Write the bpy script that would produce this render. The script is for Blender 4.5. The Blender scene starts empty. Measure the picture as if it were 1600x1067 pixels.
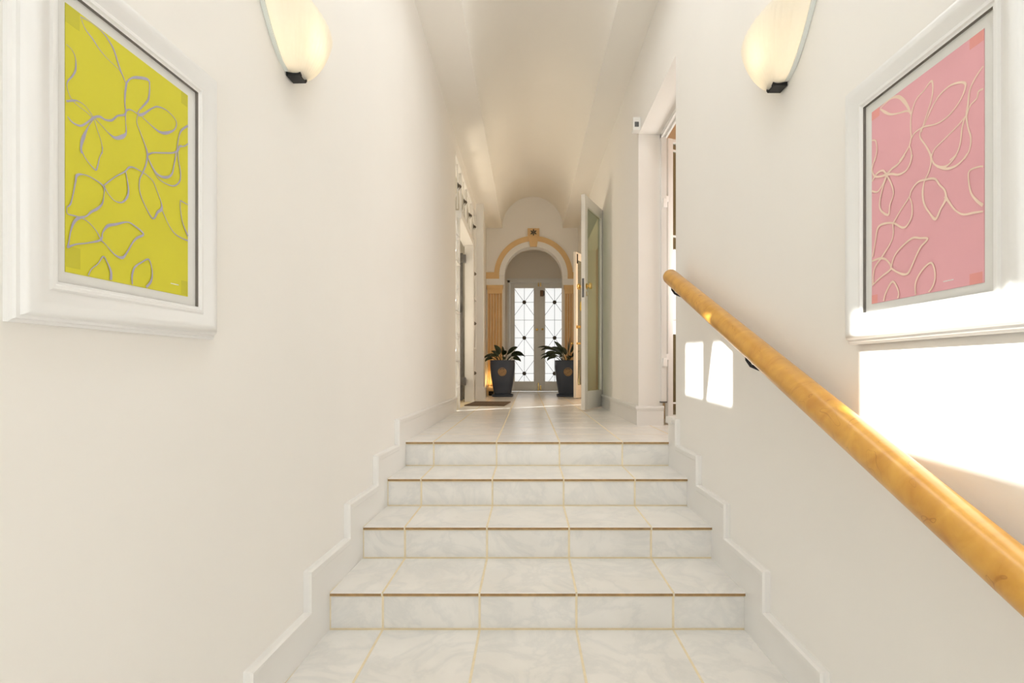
import bpy, bmesh, math, random
from mathutils import Vector, Matrix

# ------------------------------------------------------------------ camera, light, exposure
scene = bpy.context.scene
COL = scene.collection
CAMZ = 1.071                      # eye height above the tread at the bottom of the frame
LAND = 0.616                      # landing floor level
FPX = 825.0                       # focal length in pixels of a 1600 px wide frame

cam_data = bpy.data.cameras.new('camera')
cam_data.sensor_width = 36.0
cam_data.lens = FPX / 1600 * 36
cam_data.shift_x = -25 / 1600
cam_data.shift_y = 44.5 / 1600
cam_data.clip_start = 0.05
cam = bpy.data.objects.new('camera', cam_data)
cam.location = (0, 0, CAMZ)
cam.rotation_euler = (math.pi / 2, 0, 0)
COL.objects.link(cam)
scene.camera = cam

world = bpy.data.worlds.new('world')
scene.world = world
world.use_nodes = True
bg = world.node_tree.nodes['Background']
bg.inputs[0].default_value = (0.98, 0.99, 1.0, 1)
bg.inputs[1].default_value = 1.3

SUN_K, SUN_M = 0.70, 0.90         # sunlight travels (1, SUN_K, -SUN_M)
def add_light(name, kind, loc, power, color=(1, 1, 1), direction=None, **kw):
    d = bpy.data.lights.new(name, kind)
    d.energy = power
    d.color = color
    for k, v in kw.items():
        setattr(d, k, v)
    o = bpy.data.objects.new(name, d)
    o.location = loc
    if direction is not None:
        o.rotation_euler = Vector(direction).to_track_quat('-Z', 'Z' if abs(direction[2]) < .9 else 'Y').to_euler()
    COL.objects.link(o)
    return o
add_light('sun', 'SUN', (-6, -3, 8), 14.0, (1.0, 0.98, 0.95), (1, SUN_K, -SUN_M), angle=math.radians(0.6))
# fill lamp added behind the camera, at an assumed entrance
add_light('entrance_fill', 'AREA', (-0.05, -3.85, 0.95), 13, (0.86, 0.94, 1.0), (0, 1, 0.35),
          shape='RECTANGLE', size=1.6, size_y=2.9)
# added top fill under a made-up roof light, brightens treads and walls
add_light('roof_fill', 'AREA', (0.08, 1.45, 4.14), 8.5, (0.84, 0.93, 1.0), (0, 0, -1), shape='RECTANGLE', size=0.62, size_y=3.1)
# fill lamps added inside the rooms off the passage, tilted upwards
add_light('side_room_fill', 'AREA', (2.3, 4.15, 1.9), 19, (1.0, 0.96, 0.92), (-1, -0.05, 0.35),
          shape='RECTANGLE', size=1.0, size_y=1.2)
add_light('study_fill', 'AREA', (2.3, 7.5, 1.6), 34, (1.0, 0.86, 0.66), (-1, -0.4, 0.9),
          shape='RECTANGLE', size=1.5, size_y=1.5)
add_light('lobby_fill', 'AREA', (-2.1, 6.9, 1.6), 29, (1.0, 0.86, 0.66), (1, -0.4, 0.9),
          shape='RECTANGLE', size=1.2, size_y=1.2)

scene.cycles.max_bounces = 9
scene.cycles.diffuse_bounces = 6
scene.cycles.sample_clamp_indirect = 8.0
vs = scene.view_settings
vs.view_transform = 'Standard'
vs.look = 'None'
vs.exposure = 0.22
vs.gamma = 1.0
vs.use_curve_mapping = False

# ------------------------------------------------------------------ materials
MATS = {}
def new_mat(name):
    m = bpy.data.materials.new(name)
    m.use_nodes = True
    MATS[name] = m
    nt = m.node_tree
    return m, nt, nt.nodes['Principled BSDF']
def plain(name, col, rough=0.5, metal=0.0, var=0.03, scale=6.0, bump=0.0, spec=0.5):
    """procedural colour: slow noise mottling and an optional fine relief"""
    m, nt, p = new_mat(name)
    tc = nt.nodes.new('ShaderNodeTexCoord')
    nz = nt.nodes.new('ShaderNodeTexNoise')
    nz.inputs['Scale'].default_value = scale
    nz.inputs['Detail'].default_value = 3
    nt.links.new(tc.outputs['Object'], nz.inputs['Vector'])
    r = nt.nodes.new('ShaderNodeValToRGB')
    lo = [c * (1 - var) for c in col]
    hi = [min(1, c * (1 + var)) for c in col]
    r.color_ramp.elements[0].position = .3
    r.color_ramp.elements[1].position = .7
    r.color_ramp.elements[0].color = (*lo, 1)
    r.color_ramp.elements[1].color = (*hi, 1)
    nt.links.new(nz.outputs['Fac'], r.inputs['Fac'])
    nt.links.new(r.outputs['Color'], p.inputs['Base Color'])
    p.inputs['Roughness'].default_value = rough
    p.inputs['Metallic'].default_value = metal
    p.inputs['Specular IOR Level'].default_value = spec
    if bump:
        n2 = nt.nodes.new('ShaderNodeTexNoise')
        n2.inputs['Scale'].default_value = scale * 14
        nt.links.new(tc.outputs['Object'], n2.inputs['Vector'])
        b = nt.nodes.new('ShaderNodeBump')
        b.inputs['Strength'].default_value = bump
        b.inputs['Distance'].default_value = 0.004
        nt.links.new(n2.outputs['Fac'], b.inputs['Height'])
        nt.links.new(b.outputs['Normal'], p.inputs['Normal'])
    return m
WALL = plain('cream_plaster', (0.895, 0.875, 0.84), 0.6, var=.012, scale=1.5, bump=.06, spec=.3)
CEIL = plain('ceiling_plaster', (0.925, 0.90, 0.85), 0.7, var=.01, scale=1.2, bump=.05, spec=.2)
PORCH = plain('porch_plaster', (0.88, 0.80, 0.68), 0.6, var=.012, scale=1.5, spec=.3)
RIDGE = plain('cream_ridge', (0.86, 0.72, 0.52), 0.6, var=.03, scale=5)
PEACH = plain('peach_plaster', (0.80, 0.62, 0.45), 0.7, var=.01, scale=1.5)
WHITE = plain('white_gloss_paint', (0.86, 0.85, 0.83), 0.35, var=.012, scale=4)
FRAMEWHITE = plain('white_frame_paint', (0.87, 0.87, 0.865), 0.4, var=.008, scale=8)
DOORWHITE = plain('ivory_door_paint', (0.88, 0.85, 0.78), 0.35, var=.015, scale=5)
GROUT = plain('cream_grout', (0.84, 0.74, 0.54), 0.85, var=.06, scale=25)
BISCUIT = plain('brown_tile_edge', (0.36, 0.22, 0.09), 0.7, var=.2, scale=30)
MATBOARD = plain('mat_board', (0.80, 0.80, 0.78), 0.8, var=.01, scale=20)
YELLOW = plain('yellow_print', (0.68, 0.635, 0.035), 0.55, var=.02, scale=9)
YELLOW_T = plain('yellow_print_tape', (0.58, 0.545, 0.035), 0.55, var=.04, scale=9)
LILAC = plain('lilac_ink', (0.42, 0.40, 0.50), 0.6, var=.05, scale=30)
PINK = plain('pink_print', (0.82, 0.42, 0.47), 0.55, var=.03, scale=5)
PINK_T = plain('pink_print_tape', (0.82, 0.35, 0.32), 0.55, var=.04, scale=9)
PEACHINK = plain('peach_ink', (0.90, 0.70, 0.57), 0.6, var=.03, scale=30)
PAPERWHITE = plain('white_ink', (0.85, 0.83, 0.8), 0.6)
DARK = plain('black_metal', (0.02, 0.02, 0.022), 0.45, metal=.6, var=.1, scale=20)
STEEL = plain('grey_steel', (0.16, 0.155, 0.15), 0.45, metal=.5, var=.1, scale=20)
BRONZE = plain('bronze_rosette', (0.10, 0.085, 0.065), 0.5, metal=.5, var=.15, scale=30)
BRASS = plain('polished_brass', (0.83, 0.58, 0.2), 0.22, metal=1, var=.05, scale=30)
LOCKBROWN = plain('brown_lock', (0.20, 0.11, 0.05), 0.5, metal=.2)
OCHRE = plain('ochre_paint', (0.78, 0.54, 0.27), 0.6, var=.04, scale=5)
OCHREPALE = plain('pale_ochre_paint', (0.82, 0.61, 0.36), 0.6, var=.04, scale=5)
POT = plain('slate_blue_glaze', (0.050, 0.064, 0.098), 0.45, var=.08, scale=5)
MEDAL = plain('medallion_clay', (0.40, 0.26, 0.14), 0.7, var=.2, scale=40, bump=.3)
SOIL = plain('potting_soil', (0.03, 0.02, 0.012), 0.95, var=.3, scale=60, bump=.6)
LEAF = plain('dark_green_leaf', (0.016, 0.032, 0.010), 0.35, var=.3, scale=14)
COIR = plain('brown_coir', (0.13, 0.085, 0.05), 0.95, var=.3, scale=60, bump=.8)
TASSEL = plain('yellow_tassel', (0.75, 0.5, 0.03), 0.8, var=.1, scale=40)
REDCORD = plain('red_cord', (0.35, 0.05, 0.03), 0.8)
PLASTIC = plain('white_plastic', (0.83, 0.82, 0.79), 0.4, var=.01)
LENS = plain('grey_lens', (0.12, 0.12, 0.12), 0.3)
REBATE_SHADE = plain('rebate_shade_paint', (0.17, 0.155, 0.135), .7)  # dark colour stands for the shade inside the frame's inner gap
STONE = plain('outdoor_paving', (0.45, 0.42, 0.38), 0.9, var=.1, scale=3)

def marble(name):
    m, nt, p = new_mat(name)
    L = nt.links
    tc = nt.nodes.new('ShaderNodeTexCoord')
    oi = nt.nodes.new('ShaderNodeObjectInfo')
    comb = nt.nodes.new('ShaderNodeVectorMath'); comb.operation = 'SCALE'
    comb.inputs[0].default_value = (37.0, 53.0, 19.0)
    L.new(oi.outputs['Random'], comb.inputs['Scale'])
    add = nt.nodes.new('ShaderNodeVectorMath'); add.operation = 'ADD'
    L.new(tc.outputs['Object'], add.inputs[0]); L.new(comb.outputs[0], add.inputs[1])
    wv = nt.nodes.new('ShaderNodeTexNoise')
    wv.inputs['Scale'].default_value = 4.0; wv.inputs['Detail'].default_value = 6
    wv.inputs['Roughness'].default_value = .62; wv.inputs['Distortion'].default_value = .7
    L.new(add.outputs[0], wv.inputs['Vector'])
    vein = nt.nodes.new('ShaderNodeMath'); vein.operation = 'SUBTRACT'; vein.inputs[1].default_value = .5
    L.new(wv.outputs['Fac'], vein.inputs[0])
    ab = nt.nodes.new('ShaderNodeMath'); ab.operation = 'ABSOLUTE'; L.new(vein.outputs[0], ab.inputs[0])
    r = nt.nodes.new('ShaderNodeValToRGB')
    r.color_ramp.elements[0].position = 0.0; r.color_ramp.elements[0].color = (0.81, 0.80, 0.775, 1)
    r.color_ramp.elements[1].position = 0.07; r.color_ramp.elements[1].color = (0.88, 0.86, 0.825, 1)
    L.new(ab.outputs[0], r.inputs['Fac'])
    cl = nt.nodes.new('ShaderNodeTexNoise'); cl.inputs['Scale'].default_value = 5; cl.inputs['Detail'].default_value = 5
    L.new(add.outputs[0], cl.inputs['Vector'])
    r2 = nt.nodes.new('ShaderNodeValToRGB')
    r2.color_ramp.elements[0].position = .35; r2.color_ramp.elements[0].color = (0.935, 0.935, 0.93, 1)
    r2.color_ramp.elements[1].position = .65; r2.color_ramp.elements[1].color = (1, 1, 1, 1)
    L.new(cl.outputs['Fac'], r2.inputs['Fac'])
    mx = nt.nodes.new('ShaderNodeMix'); mx.data_type = 'RGBA'; mx.blend_type = 'MULTIPLY'
    mx.inputs[0].default_value = 1
    L.new(r.outputs['Color'], mx.inputs[6]); L.new(r2.outputs['Color'], mx.inputs[7])
    L.new(mx.outputs[2], p.inputs['Base Color'])
    p.inputs['Roughness'].default_value = .28
    p.inputs['Specular IOR Level'].default_value = .35
    return m
MARBLE = marble('white_marble_tile')

def wood(name):
    m, nt, p = new_mat(name)
    L = nt.links
    tc = nt.nodes.new('ShaderNodeTexCoord')
    mp = nt.nodes.new('ShaderNodeMapping'); mp.inputs['Scale'].default_value = (9, 1.2, 9)
    L.new(tc.outputs['Object'], mp.inputs['Vector'])
    n = nt.nodes.new('ShaderNodeTexNoise'); n.inputs['Scale'].default_value = 2.2; n.inputs['Detail'].default_value = 5
    n.inputs['Distortion'].default_value = .6
    L.new(mp.outputs[0], n.inputs['Vector'])
    r = nt.nodes.new('ShaderNodeValToRGB')
    r.color_ramp.elements[0].position = .25; r.color_ramp.elements[0].color = (0.56, 0.255, 0.032, 1)
    r.color_ramp.elements[1].position = .75; r.color_ramp.elements[1].color = (0.75, 0.405, 0.068, 1)
    L.new(n.outputs['Fac'], r.inputs['Fac'])
    # fine curly grain lines
    w = nt.nodes.new('ShaderNodeTexNoise'); w.inputs['Scale'].default_value = 7; w.inputs['Detail'].default_value = 1
    w.inputs['Distortion'].default_value = 1.2
    mp2 = nt.nodes.new('ShaderNodeMapping'); mp2.inputs['Scale'].default_value = (2.0, .55, 2.0)
    L.new(tc.outputs['Object'], mp2.inputs['Vector']); L.new(mp2.outputs[0], w.inputs['Vector'])
    s = nt.nodes.new('ShaderNodeMath'); s.operation = 'SUBTRACT'; s.inputs[1].default_value = .62
    L.new(w.outputs['Fac'], s.inputs[0])
    a = nt.nodes.new('ShaderNodeMath'); a.operation = 'ABSOLUTE'; L.new(s.outputs[0], a.inputs[0])
    r3 = nt.nodes.new('ShaderNodeValToRGB')
    r3.color_ramp.elements[0].position = 0; r3.color_ramp.elements[0].color = (.72, .62, .5, 1)
    r3.color_ramp.elements[1].position = .008; r3.color_ramp.elements[1].color = (1, 1, 1, 1)
    L.new(a.outputs[0], r3.inputs['Fac'])
    mx = nt.nodes.new('ShaderNodeMix'); mx.data_type = 'RGBA'; mx.blend_type = 'MULTIPLY'; mx.inputs[0].default_value = 1
    L.new(r.outputs['Color'], mx.inputs[6]); L.new(r3.outputs['Color'], mx.inputs[7])
    L.new(mx.outputs[2], p.inputs['Base Color'])
    p.inputs['Roughness'].default_value = .3
    p.inputs['Coat Weight'].default_value = .25
    p.inputs['Coat Roughness'].default_value = .2
    return m
WOOD = wood('varnished_maple')

def frosted(name, col, mixd=.25):
    """light-scattering glass: translucent with a glossy skin"""
    m, nt, p = new_mat(name)
    L = nt.links
    tr = nt.nodes.new('ShaderNodeBsdfTranslucent'); tr.inputs[0].default_value = (*col, 1)
    df = nt.nodes.new('ShaderNodeBsdfDiffuse'); df.inputs[0].default_value = (*col, 1)
    nz = nt.nodes.new('ShaderNodeTexNoise'); nz.inputs['Scale'].default_value = 3
    rm = nt.nodes.new('ShaderNodeMapRange')
    rm.inputs[3].default_value = mixd - .05; rm.inputs[4].default_value = mixd + .05
    L.new(nz.outputs['Fac'], rm.inputs[0])
    mx = nt.nodes.new('ShaderNodeMixShader')
    L.new(rm.outputs[0], mx.inputs[0]); L.new(tr.outputs[0], mx.inputs[1]); L.new(df.outputs[0], mx.inputs[2])
    gl = nt.nodes.new('ShaderNodeBsdfGlossy'); gl.inputs['Roughness'].default_value = .25
    mx2 = nt.nodes.new('ShaderNodeMixShader'); mx2.inputs[0].default_value = .05
    L.new(mx.outputs[0], mx2.inputs[1]); L.new(gl.outputs[0], mx2.inputs[2])
    L.new(mx2.outputs[0], nt.nodes['Material Output'].inputs[0])
    return m
FROST = frosted('frosted_door_glass', (0.95, 0.95, 0.94), .15)
SHADEGLASS = frosted('opal_sconce_glass', (0.96, 0.93, 0.86), .35)
def clear(name, col, refl=.1, fac=.75):
    """thin window pane: mostly see-through with a faint tint and a reflection"""
    m, nt, p = new_mat(name)
    L = nt.links
    t = nt.nodes.new('ShaderNodeBsdfTransparent'); t.inputs[0].default_value = (*col, 1)
    g = nt.nodes.new('ShaderNodeBsdfGlossy'); g.inputs['Roughness'].default_value = .03
    nz = nt.nodes.new('ShaderNodeTexNoise'); nz.inputs['Scale'].default_value = 1.5
    rm = nt.nodes.new('ShaderNodeMapRange'); rm.inputs[3].default_value = refl * .9; rm.inputs[4].default_value = refl * 1.1
    L.new(nz.outputs['Fac'], rm.inputs[0])
    mx = nt.nodes.new('ShaderNodeMixShader')
    L.new(rm.outputs[0], mx.inputs[0]); L.new(t.outputs[0], mx.inputs[1]); L.new(g.outputs[0], mx.inputs[2])
    L.new(mx.outputs[0], nt.nodes['Material Output'].inputs[0])
    return m
CLEAR = clear('greenish_door_glass', (0.62, 0.66, 0.58), .2)
WINGLASS = clear('window_glass', (0.97, 0.98, 0.97), .04)
DARKGLASS = plain('dark_gate_sheet', (0.07, 0.075, 0.07), .25, var=.2, scale=5)

# ------------------------------------------------------------------ helpers
def obj(name, bm_or_mesh, mats, parent=None, smooth=False, loc=None):
    if isinstance(bm_or_mesh, bmesh.types.BMesh):
        me = bpy.data.meshes.new(name)
        bmesh.ops.recalc_face_normals(bm_or_mesh, faces=bm_or_mesh.faces)
        bm_or_mesh.to_mesh(me)
        bm_or_mesh.free()
        for m in (mats if isinstance(mats, (list, tuple)) else [mats]):
            me.materials.append(m)
        if smooth:
            me.polygons.foreach_set('use_smooth', [True] * len(me.polygons))
            if smooth != 'all':
                me.set_sharp_from_angle(angle=math.radians(35))
    else:
        me = bm_or_mesh
    o = bpy.data.objects.new(name, me)
    COL.objects.link(o)
    if parent is not None:
        o.parent = parent
    if loc is not None:
        o.location = loc
    return o
def empty(name, loc=(0, 0, 0), rz=0.0, parent=None):
    o = bpy.data.objects.new(name, None)
    o.empty_display_size = .05
    o.location = loc
    o.rotation_euler = (0, 0, rz)
    COL.objects.link(o)
    if parent is not None:
        o.parent = parent
    return o
def tag(o, label=None, cat=None, group=None, kind=None):
    if label: o['label'] = label
    if cat: o['category'] = cat
    if group: o['group'] = group
    if kind: o['kind'] = kind
    return o
def copy_tree(o, parent=None):
    c = o.copy(); COL.objects.link(c)
    if parent is not None: c.parent = parent
    for ch in [x for x in bpy.data.objects if x.parent == o]:
        copy_tree(ch, c)
    return c
def quad_box(bm, v8, mi=0):
    vs_ = [bm.verts.new(v) for v in v8]
    fs = []
    for f in ((0, 3, 2, 1), (4, 5, 6, 7), (0, 1, 5, 4), (1, 2, 6, 5), (2, 3, 7, 6), (3, 0, 4, 7)):
        fa = bm.faces.new([vs_[i] for i in f]); fa.material_index = mi; fs.append(fa)
    return vs_, fs
def add_box(bm, x0, x1, y0, y1, z0, z1, mi=0, bevel=0.0):
    v, f = quad_box(bm, [(x0, y0, z0), (x1, y0, z0), (x1, y1, z0), (x0, y1, z0),
                         (x0, y0, z1), (x1, y0, z1), (x1, y1, z1), (x0, y1, z1)], mi)
    if bevel:
        es = list({e for q in f for e in q.edges})
        bmesh.ops.bevel(bm, geom=es, offset=bevel, segments=2, affect='EDGES', profile=.6)
def box(name, x0, x1, y0, y1, z0, z1, m, parent=None, bevel=0.0):
    bm = bmesh.new(); add_box(bm, x0, x1, y0, y1, z0, z1, 0, bevel)
    return obj(name, bm, m, parent, smooth=bool(bevel))
def add_tube(bm, pts, r, n=10, cap=True, mi=0):
    pts = [Vector(p) for p in pts]
    rs = r if isinstance(r, (list, tuple)) else [r] * len(pts)
    rings = []
    up = Vector((0, 0, 1))
    for i, p in enumerate(pts):
        d = (pts[min(i + 1, len(pts) - 1)] - pts[max(i - 1, 0)]).normalized()
        a = d.cross(up)
        if a.length < 1e-3: a = d.cross(Vector((1, 0, 0)))
        a.normalize(); b = d.cross(a).normalized()
        rings.append([bm.verts.new(p + (a * math.cos(t) + b * math.sin(t)) * rs[i])
                      for t in [2 * math.pi * k / n for k in range(n)]])
    for q0, q1 in zip(rings, rings[1:]):
        for k in range(n):
            f = bm.faces.new([q0[k], q0[(k + 1) % n], q1[(k + 1) % n], q1[k]]); f.material_index = mi
    if cap:
        for q in (rings[0], rings[-1]):
            f = bm.faces.new(q); f.material_index = mi
def tube(name, pts, r, m, parent=None, n=10):
    bm = bmesh.new(); add_tube(bm, pts, r, n)
    return obj(name, bm, m, parent, smooth=True)
def add_lathe(bm, prof, n=20, mi=0, mat=None):
    """prof: (radius, height) about z, then moved by matrix mat"""
    rings = []
    for r, z in prof:
        rings.append([bm.verts.new((mat or Matrix()) @ Vector((max(r, 1e-4) * math.cos(t), max(r, 1e-4) * math.sin(t), z)))
                      for t in [2 * math.pi * k / n for k in range(n)]])
    for q0, q1 in zip(rings, rings[1:]):
        for k in range(n):
            f = bm.faces.new([q0[k], q0[(k + 1) % n], q1[(k + 1) % n], q1[k]]); f.material_index = mi
    bm.faces.new(rings[0]); bm.faces.new(rings[-1])
def lathe(name, prof, m, parent=None, loc=(0, 0, 0), axis=(0, 0, 1), n=20):
    bm = bmesh.new()
    M = Matrix.Translation(loc) @ Vector(axis).to_track_quat('Z', 'Y').to_matrix().to_4x4()
    add_lathe(bm, prof, n, 0, M)
    return obj(name, bm, m, parent, smooth=True)
def add_sweep(bm, path, prof, to3d, closed=False, side=1):
    """mitred moulding: path in a plane (a, b); prof = (inset from path, height off the plane)"""
    n = len(path)
    P = [Vector(p) for p in path]
    rings = []
    for i in range(n):
        dirs = []
        if closed or i > 0: dirs.append((P[i] - P[i - 1]).normalized())
        if closed or i < n - 1: dirs.append((P[(i + 1) % n] - P[i]).normalized())
        if len(dirs) == 1: dirs = dirs * 2
        n0 = Vector((-dirs[0].y, dirs[0].x)) * side
        n1 = Vector((-dirs[1].y, dirs[1].x)) * side
        m = (n0 + n1) / (1 + n0.dot(n1))
        rings.append([bm.verts.new(to3d(P[i].x + m.x * s, P[i].y + m.y * s, h)) for s, h in prof])
    rng = range(n) if closed else range(n - 1)
    for i in rng:
        q0, q1 = rings[i], rings[(i + 1) % n]
        for k in range(len(prof) - 1):
            bm.faces.new([q0[k], q1[k], q1[k + 1], q0[k + 1]])
    if not closed:
        for q in (rings[0], rings[-1]):
            bm.faces.new(q)
def add_prism(bm, pts2, to3d, h0, h1, mi=0):
    a = [bm.verts.new(to3d(x, y, h0)) for x, y in pts2]
    b = [bm.verts.new(to3d(x, y, h1)) for x, y in pts2]
    n = len(pts2)
    for f in ([a[::-1], b] + [[a[i], a[(i + 1) % n], b[(i + 1) % n], b[i]] for i in range(n)]):
        q = bm.faces.new(f); q.material_index = mi
def Z(v):                     # height relative to the eye -> world
    return CAMZ + v
# ------------------------------------------------------------------ the shell
Y_END, ARCH_Y, DOOR_Y = -4.0, 9.6, 11.2
XR = 0.91
CEIL_Z = Z(2.58)
def XL(y):                                    # the left wall runs slightly askew beside the stairs
    if y <= 3.35:
        return -0.836 + 0.0378 * (y - 2.171)
    return -0.7915 - 0.0085 * (y - 3.35) / 2.45
def wall_seg(bm, xf, y0, y1, z0, z1, th):
    """vertical slab between y0 and y1 whose inner face follows xf(y)"""
    a, b = xf(y0), xf(y1)
    quad_box(bm, [(a, y0, z0), (b, y1, z0), (b + th, y1, z0), (a + th, y0, z0),
                  (a, y0, z1), (b, y1, z1), (b + th, y1, z1), (a + th, y0, z1)])
TOP = CEIL_Z + .06
TH = 0.10
# two high windows in the left wall (above the top of the frame) let the sun onto the right wall
WIN_A = (-0.69, 0.164, Z(1.455), Z(1.852))
WIN_FILL = (-2.9, -2.1, Z(.7), Z(1.5))  # unseen window added so sun bounces off the wall behind the camera
WIN_B = (1.0335, 1.8175, Z(1.4475), Z(1.8215))
bm = bmesh.new()
ys = [Y_END, WIN_FILL[0], WIN_FILL[1], WIN_A[0], WIN_A[1], WIN_B[0], WIN_B[1], 3.35, 5.8]
for y0, y1 in zip(ys, ys[1:]):
    w = WIN_A if (y0, y1) == WIN_A[:2] else WIN_B if (y0, y1) == WIN_B[:2] else WIN_FILL if (y0, y1) == WIN_FILL[:2] else None
    if w:
        wall_seg(bm, XL, y0, y1, -.8, w[2], -TH)
        wall_seg(bm, XL, y0, y1, w[3], TOP, -TH)
    else:
        wall_seg(bm, XL, y0, y1, -.8, TOP, -TH)
wall_seg(bm, XL, 5.8, 8.2, Z(2.42), TOP, -TH)
wall_seg(bm, lambda y: -.76, 8.3, ARCH_Y, .4, TOP, -TH)
tag(obj('wall_left', bm, WALL), 'long cream plaster wall beside the yellow print', 'wall', kind='structure')
for k, w in enumerate((WIN_A, WIN_B, WIN_FILL)):
    g = empty('window_%d' % (k + 1), ((XL(w[0]) - TH / 2), (w[0] + w[1]) / 2, w[2]))
    tag(g, ('high single window up in the cream wall', 'high window with a slanting bar up in the cream wall', 'added unseen window in the lower hall for bounce light')[k], 'window', kind='structure')
    ym, hw, hh = 0, (w[1] - w[0]) / 2, w[3] - w[2]
    box('pane', -.004, .004, -hw, hw, 0, hh, WINGLASS, g)
    for nm, b in (('frame', (-.012, .012, -hw, -hw + .004, 0, hh)), ('frame', (-.012, .012, hw - .004, hw, 0, hh))):
        box(nm, *b, WHITE, g)
    if k == 1:
        yc = (w[0] + w[1]) / 2
        bm = bmesh.new()
        z_at = lambda t: t * hh
        add_prism(bm, [(1.4375 - yc, 0), (1.4875 - yc, 0), (1.4875 - yc, hh), (1.3175 - yc, hh)],
                  lambda a, b, h: (h, a, b), .036, .046)
        obj('mullion', bm, WHITE, g)

bm = bmesh.new()
D1, D2 = (3.25, 4.35, Z(1.94)), (6.52, 8.62, Z(1.96))
xr = lambda y: XR
wall_seg(bm, xr, Y_END, D1[0], -.8, TOP, .2)
wall_seg(bm, xr, D1[0], D1[1], D1[2], TOP, .2)
wall_seg(bm, xr, D1[1], D2[0], .4, TOP, .2)
wall_seg(bm, xr, D2[0], D2[1], D2[2], TOP, .2)
wall_seg(bm, xr, D2[1], ARCH_Y, .4, TOP, .2)
tag(obj('wall_right', bm, WALL), 'long cream plaster wall beside the pink print and handrail', 'wall', kind='structure')

# arched wall at the end of the passage
ACX, AR, ACZ = 0.0989, 0.529, Z(1.716)
bm = bmesh.new()
f3 = lambda a, b, h: (a, h, b)
yA, yB = ARCH_Y, ARCH_Y + .25
zt = Z(3.4)
add_prism(bm, [(-1.0, .4), (ACX - AR, .4), (ACX - AR, zt), (-1.0, zt)], f3, yA, yB)
add_prism(bm, [(ACX + AR, .4), (1.4, .4), (1.4, zt), (ACX + AR, zt)], f3, yA, yB)
N = 40
for k in range(N):
    t0, t1 = math.pi - math.pi * k / N, math.pi - math.pi * (k + 1) / N
    p0 = (ACX + AR * math.cos(t0), ACZ + AR * math.sin(t0)); p1 = (ACX + AR * math.cos(t1), ACZ + AR * math.sin(t1))
    add_prism(bm, [p0, p1, (p1[0], zt), (p0[0], zt)], f3, yA, yB)
bmesh.ops.remove_doubles(bm, verts=bm.verts, dist=1e-5)
tag(obj('wall_arch', bm, WALL), 'cream end wall of the passage pierced by a round arch', 'wall', kind='structure')

# porch behind the arch: end wall round the double door, sides, ceiling
DX0, DX1, DZ1 = -0.40, 0.89, Z(1.90)
bm = bmesh.new()
add_prism(bm, [(-1.1, .4), (DX0, .4), (DX0, Z(2.6)), (-1.1, Z(2.6))], f3, DOOR_Y, DOOR_Y + .15)
add_prism(bm, [(DX1, .4), (1.5, .4), (1.5, Z(2.6)), (DX1, Z(2.6))], f3, DOOR_Y, DOOR_Y + .15)
add_prism(bm, [(DX0, DZ1), (DX1, DZ1), (DX1, Z(2.6)), (DX0, Z(2.6))], f3, DOOR_Y, DOOR_Y + .15)
add_box(bm, -1.1, -1.0, yB, DOOR_Y, .4, Z(2.6))
add_box(bm, 1.4, 1.5, yB, DOOR_Y, .4, Z(2.6))
add_box(bm, -1.1, 1.5, yB, DOOR_Y + .15, Z(2.5), Z(2.6))
tag(obj('wall_porch', bm, PORCH), 'cream porch wall around and above the double glazed door', 'wall', kind='structure')

# ceiling: flat ledges either side of a barrel vault
VX0, VX1 = -0.466, 0.63
VC, VR = (VX0 + VX1) / 2, (VX1 - VX0) / 2
prof = [(-1.3, CEIL_Z), (VX0, CEIL_Z)]
prof += [(VC - VR * math.cos(math.pi * k / 32), CEIL_Z + .02 + VR * math.sin(math.pi * k / 32)) for k in range(33)]
prof += [(VX1, CEIL_Z), (1.2, CEIL_Z)]
bm = bmesh.new()
rows = [[bm.verts.new((x, y, z)) for x, z in prof] for y in (Y_END - .1, .2, 3.3, ARCH_Y + .02)]
for j, (a, b) in enumerate(zip(rows, rows[1:])):
    for k in range(len(prof) - 1):
        if j == 1 and 12 <= k <= 23: continue          # opening for the added roof light
        bm.faces.new([a[k], a[k + 1], b[k + 1], b[k]])
tag(obj('ceiling', bm, CEIL, smooth=True), 'cream barrel vaulted ceiling between two flat ledges', 'ceiling', kind='structure')

zr0 = prof[12][1]
rl = empty('window_4', (VC, 1.75, zr0))  # unseen roof light, added to light the stairs from above
tag(rl, 'added unseen frosted roof light in the vault above the stairs', 'window', kind='structure')
box('pane', -.5, .5, -1.6, 1.6, .16, .17, FROST, rl)
for a, b in ((-1.6, -1.55), (1.55, 1.6)):
    box('frame', -.5, .5, a, b, -.02, .17, WHITE, rl)
# rooms that open off the passage (only slivers are seen)
def room(name, x0, x1, y0, y1, z0, z1, m, open_side, label, gaps=()):
    bm = bmesh.new()
    t = .06
    if open_side != '-x': add_box(bm, x0 - t, x0, y0, y1, z0, z1)
    if open_side != '+x': add_box(bm, x1, x1 + t, y0, y1, z0, z1)
    add_box(bm, x0, x1, y0 - t, y0, z0, z1)
    add_box(bm, x0, x1, y1, y1 + t, z0, z1)
    add_box(bm, x0, x1, y0, y1, z1, z1 + t)
    tag(obj(name, bm, m), label, 'wall', kind='structure')
    bm = bmesh.new(); add_box(bm, x0, x1, y0, y1, LAND - .1, LAND - .002)
    return bm
b1 = room('wall_side_room', 1.11, 2.75, 2.6, 4.95, LAND - .1, Z(2.5), PEACH, '-x', 'peach wall of the side room seen through the doorway')
tag(obj('floor_side_room', b1, MARBLE), 'pale floor of the side room past the doorway', 'floor', kind='structure')
b2 = room('wall_study', 1.11, 2.6, 6.1, 9.3, LAND - .1, Z(2.5), PEACH, '-x', 'peach wall of the room behind the open glazed door')
tag(obj('floor_study', b2, MARBLE), 'pale floor of the room behind the open glazed door', 'floor', kind='structure')
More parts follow.
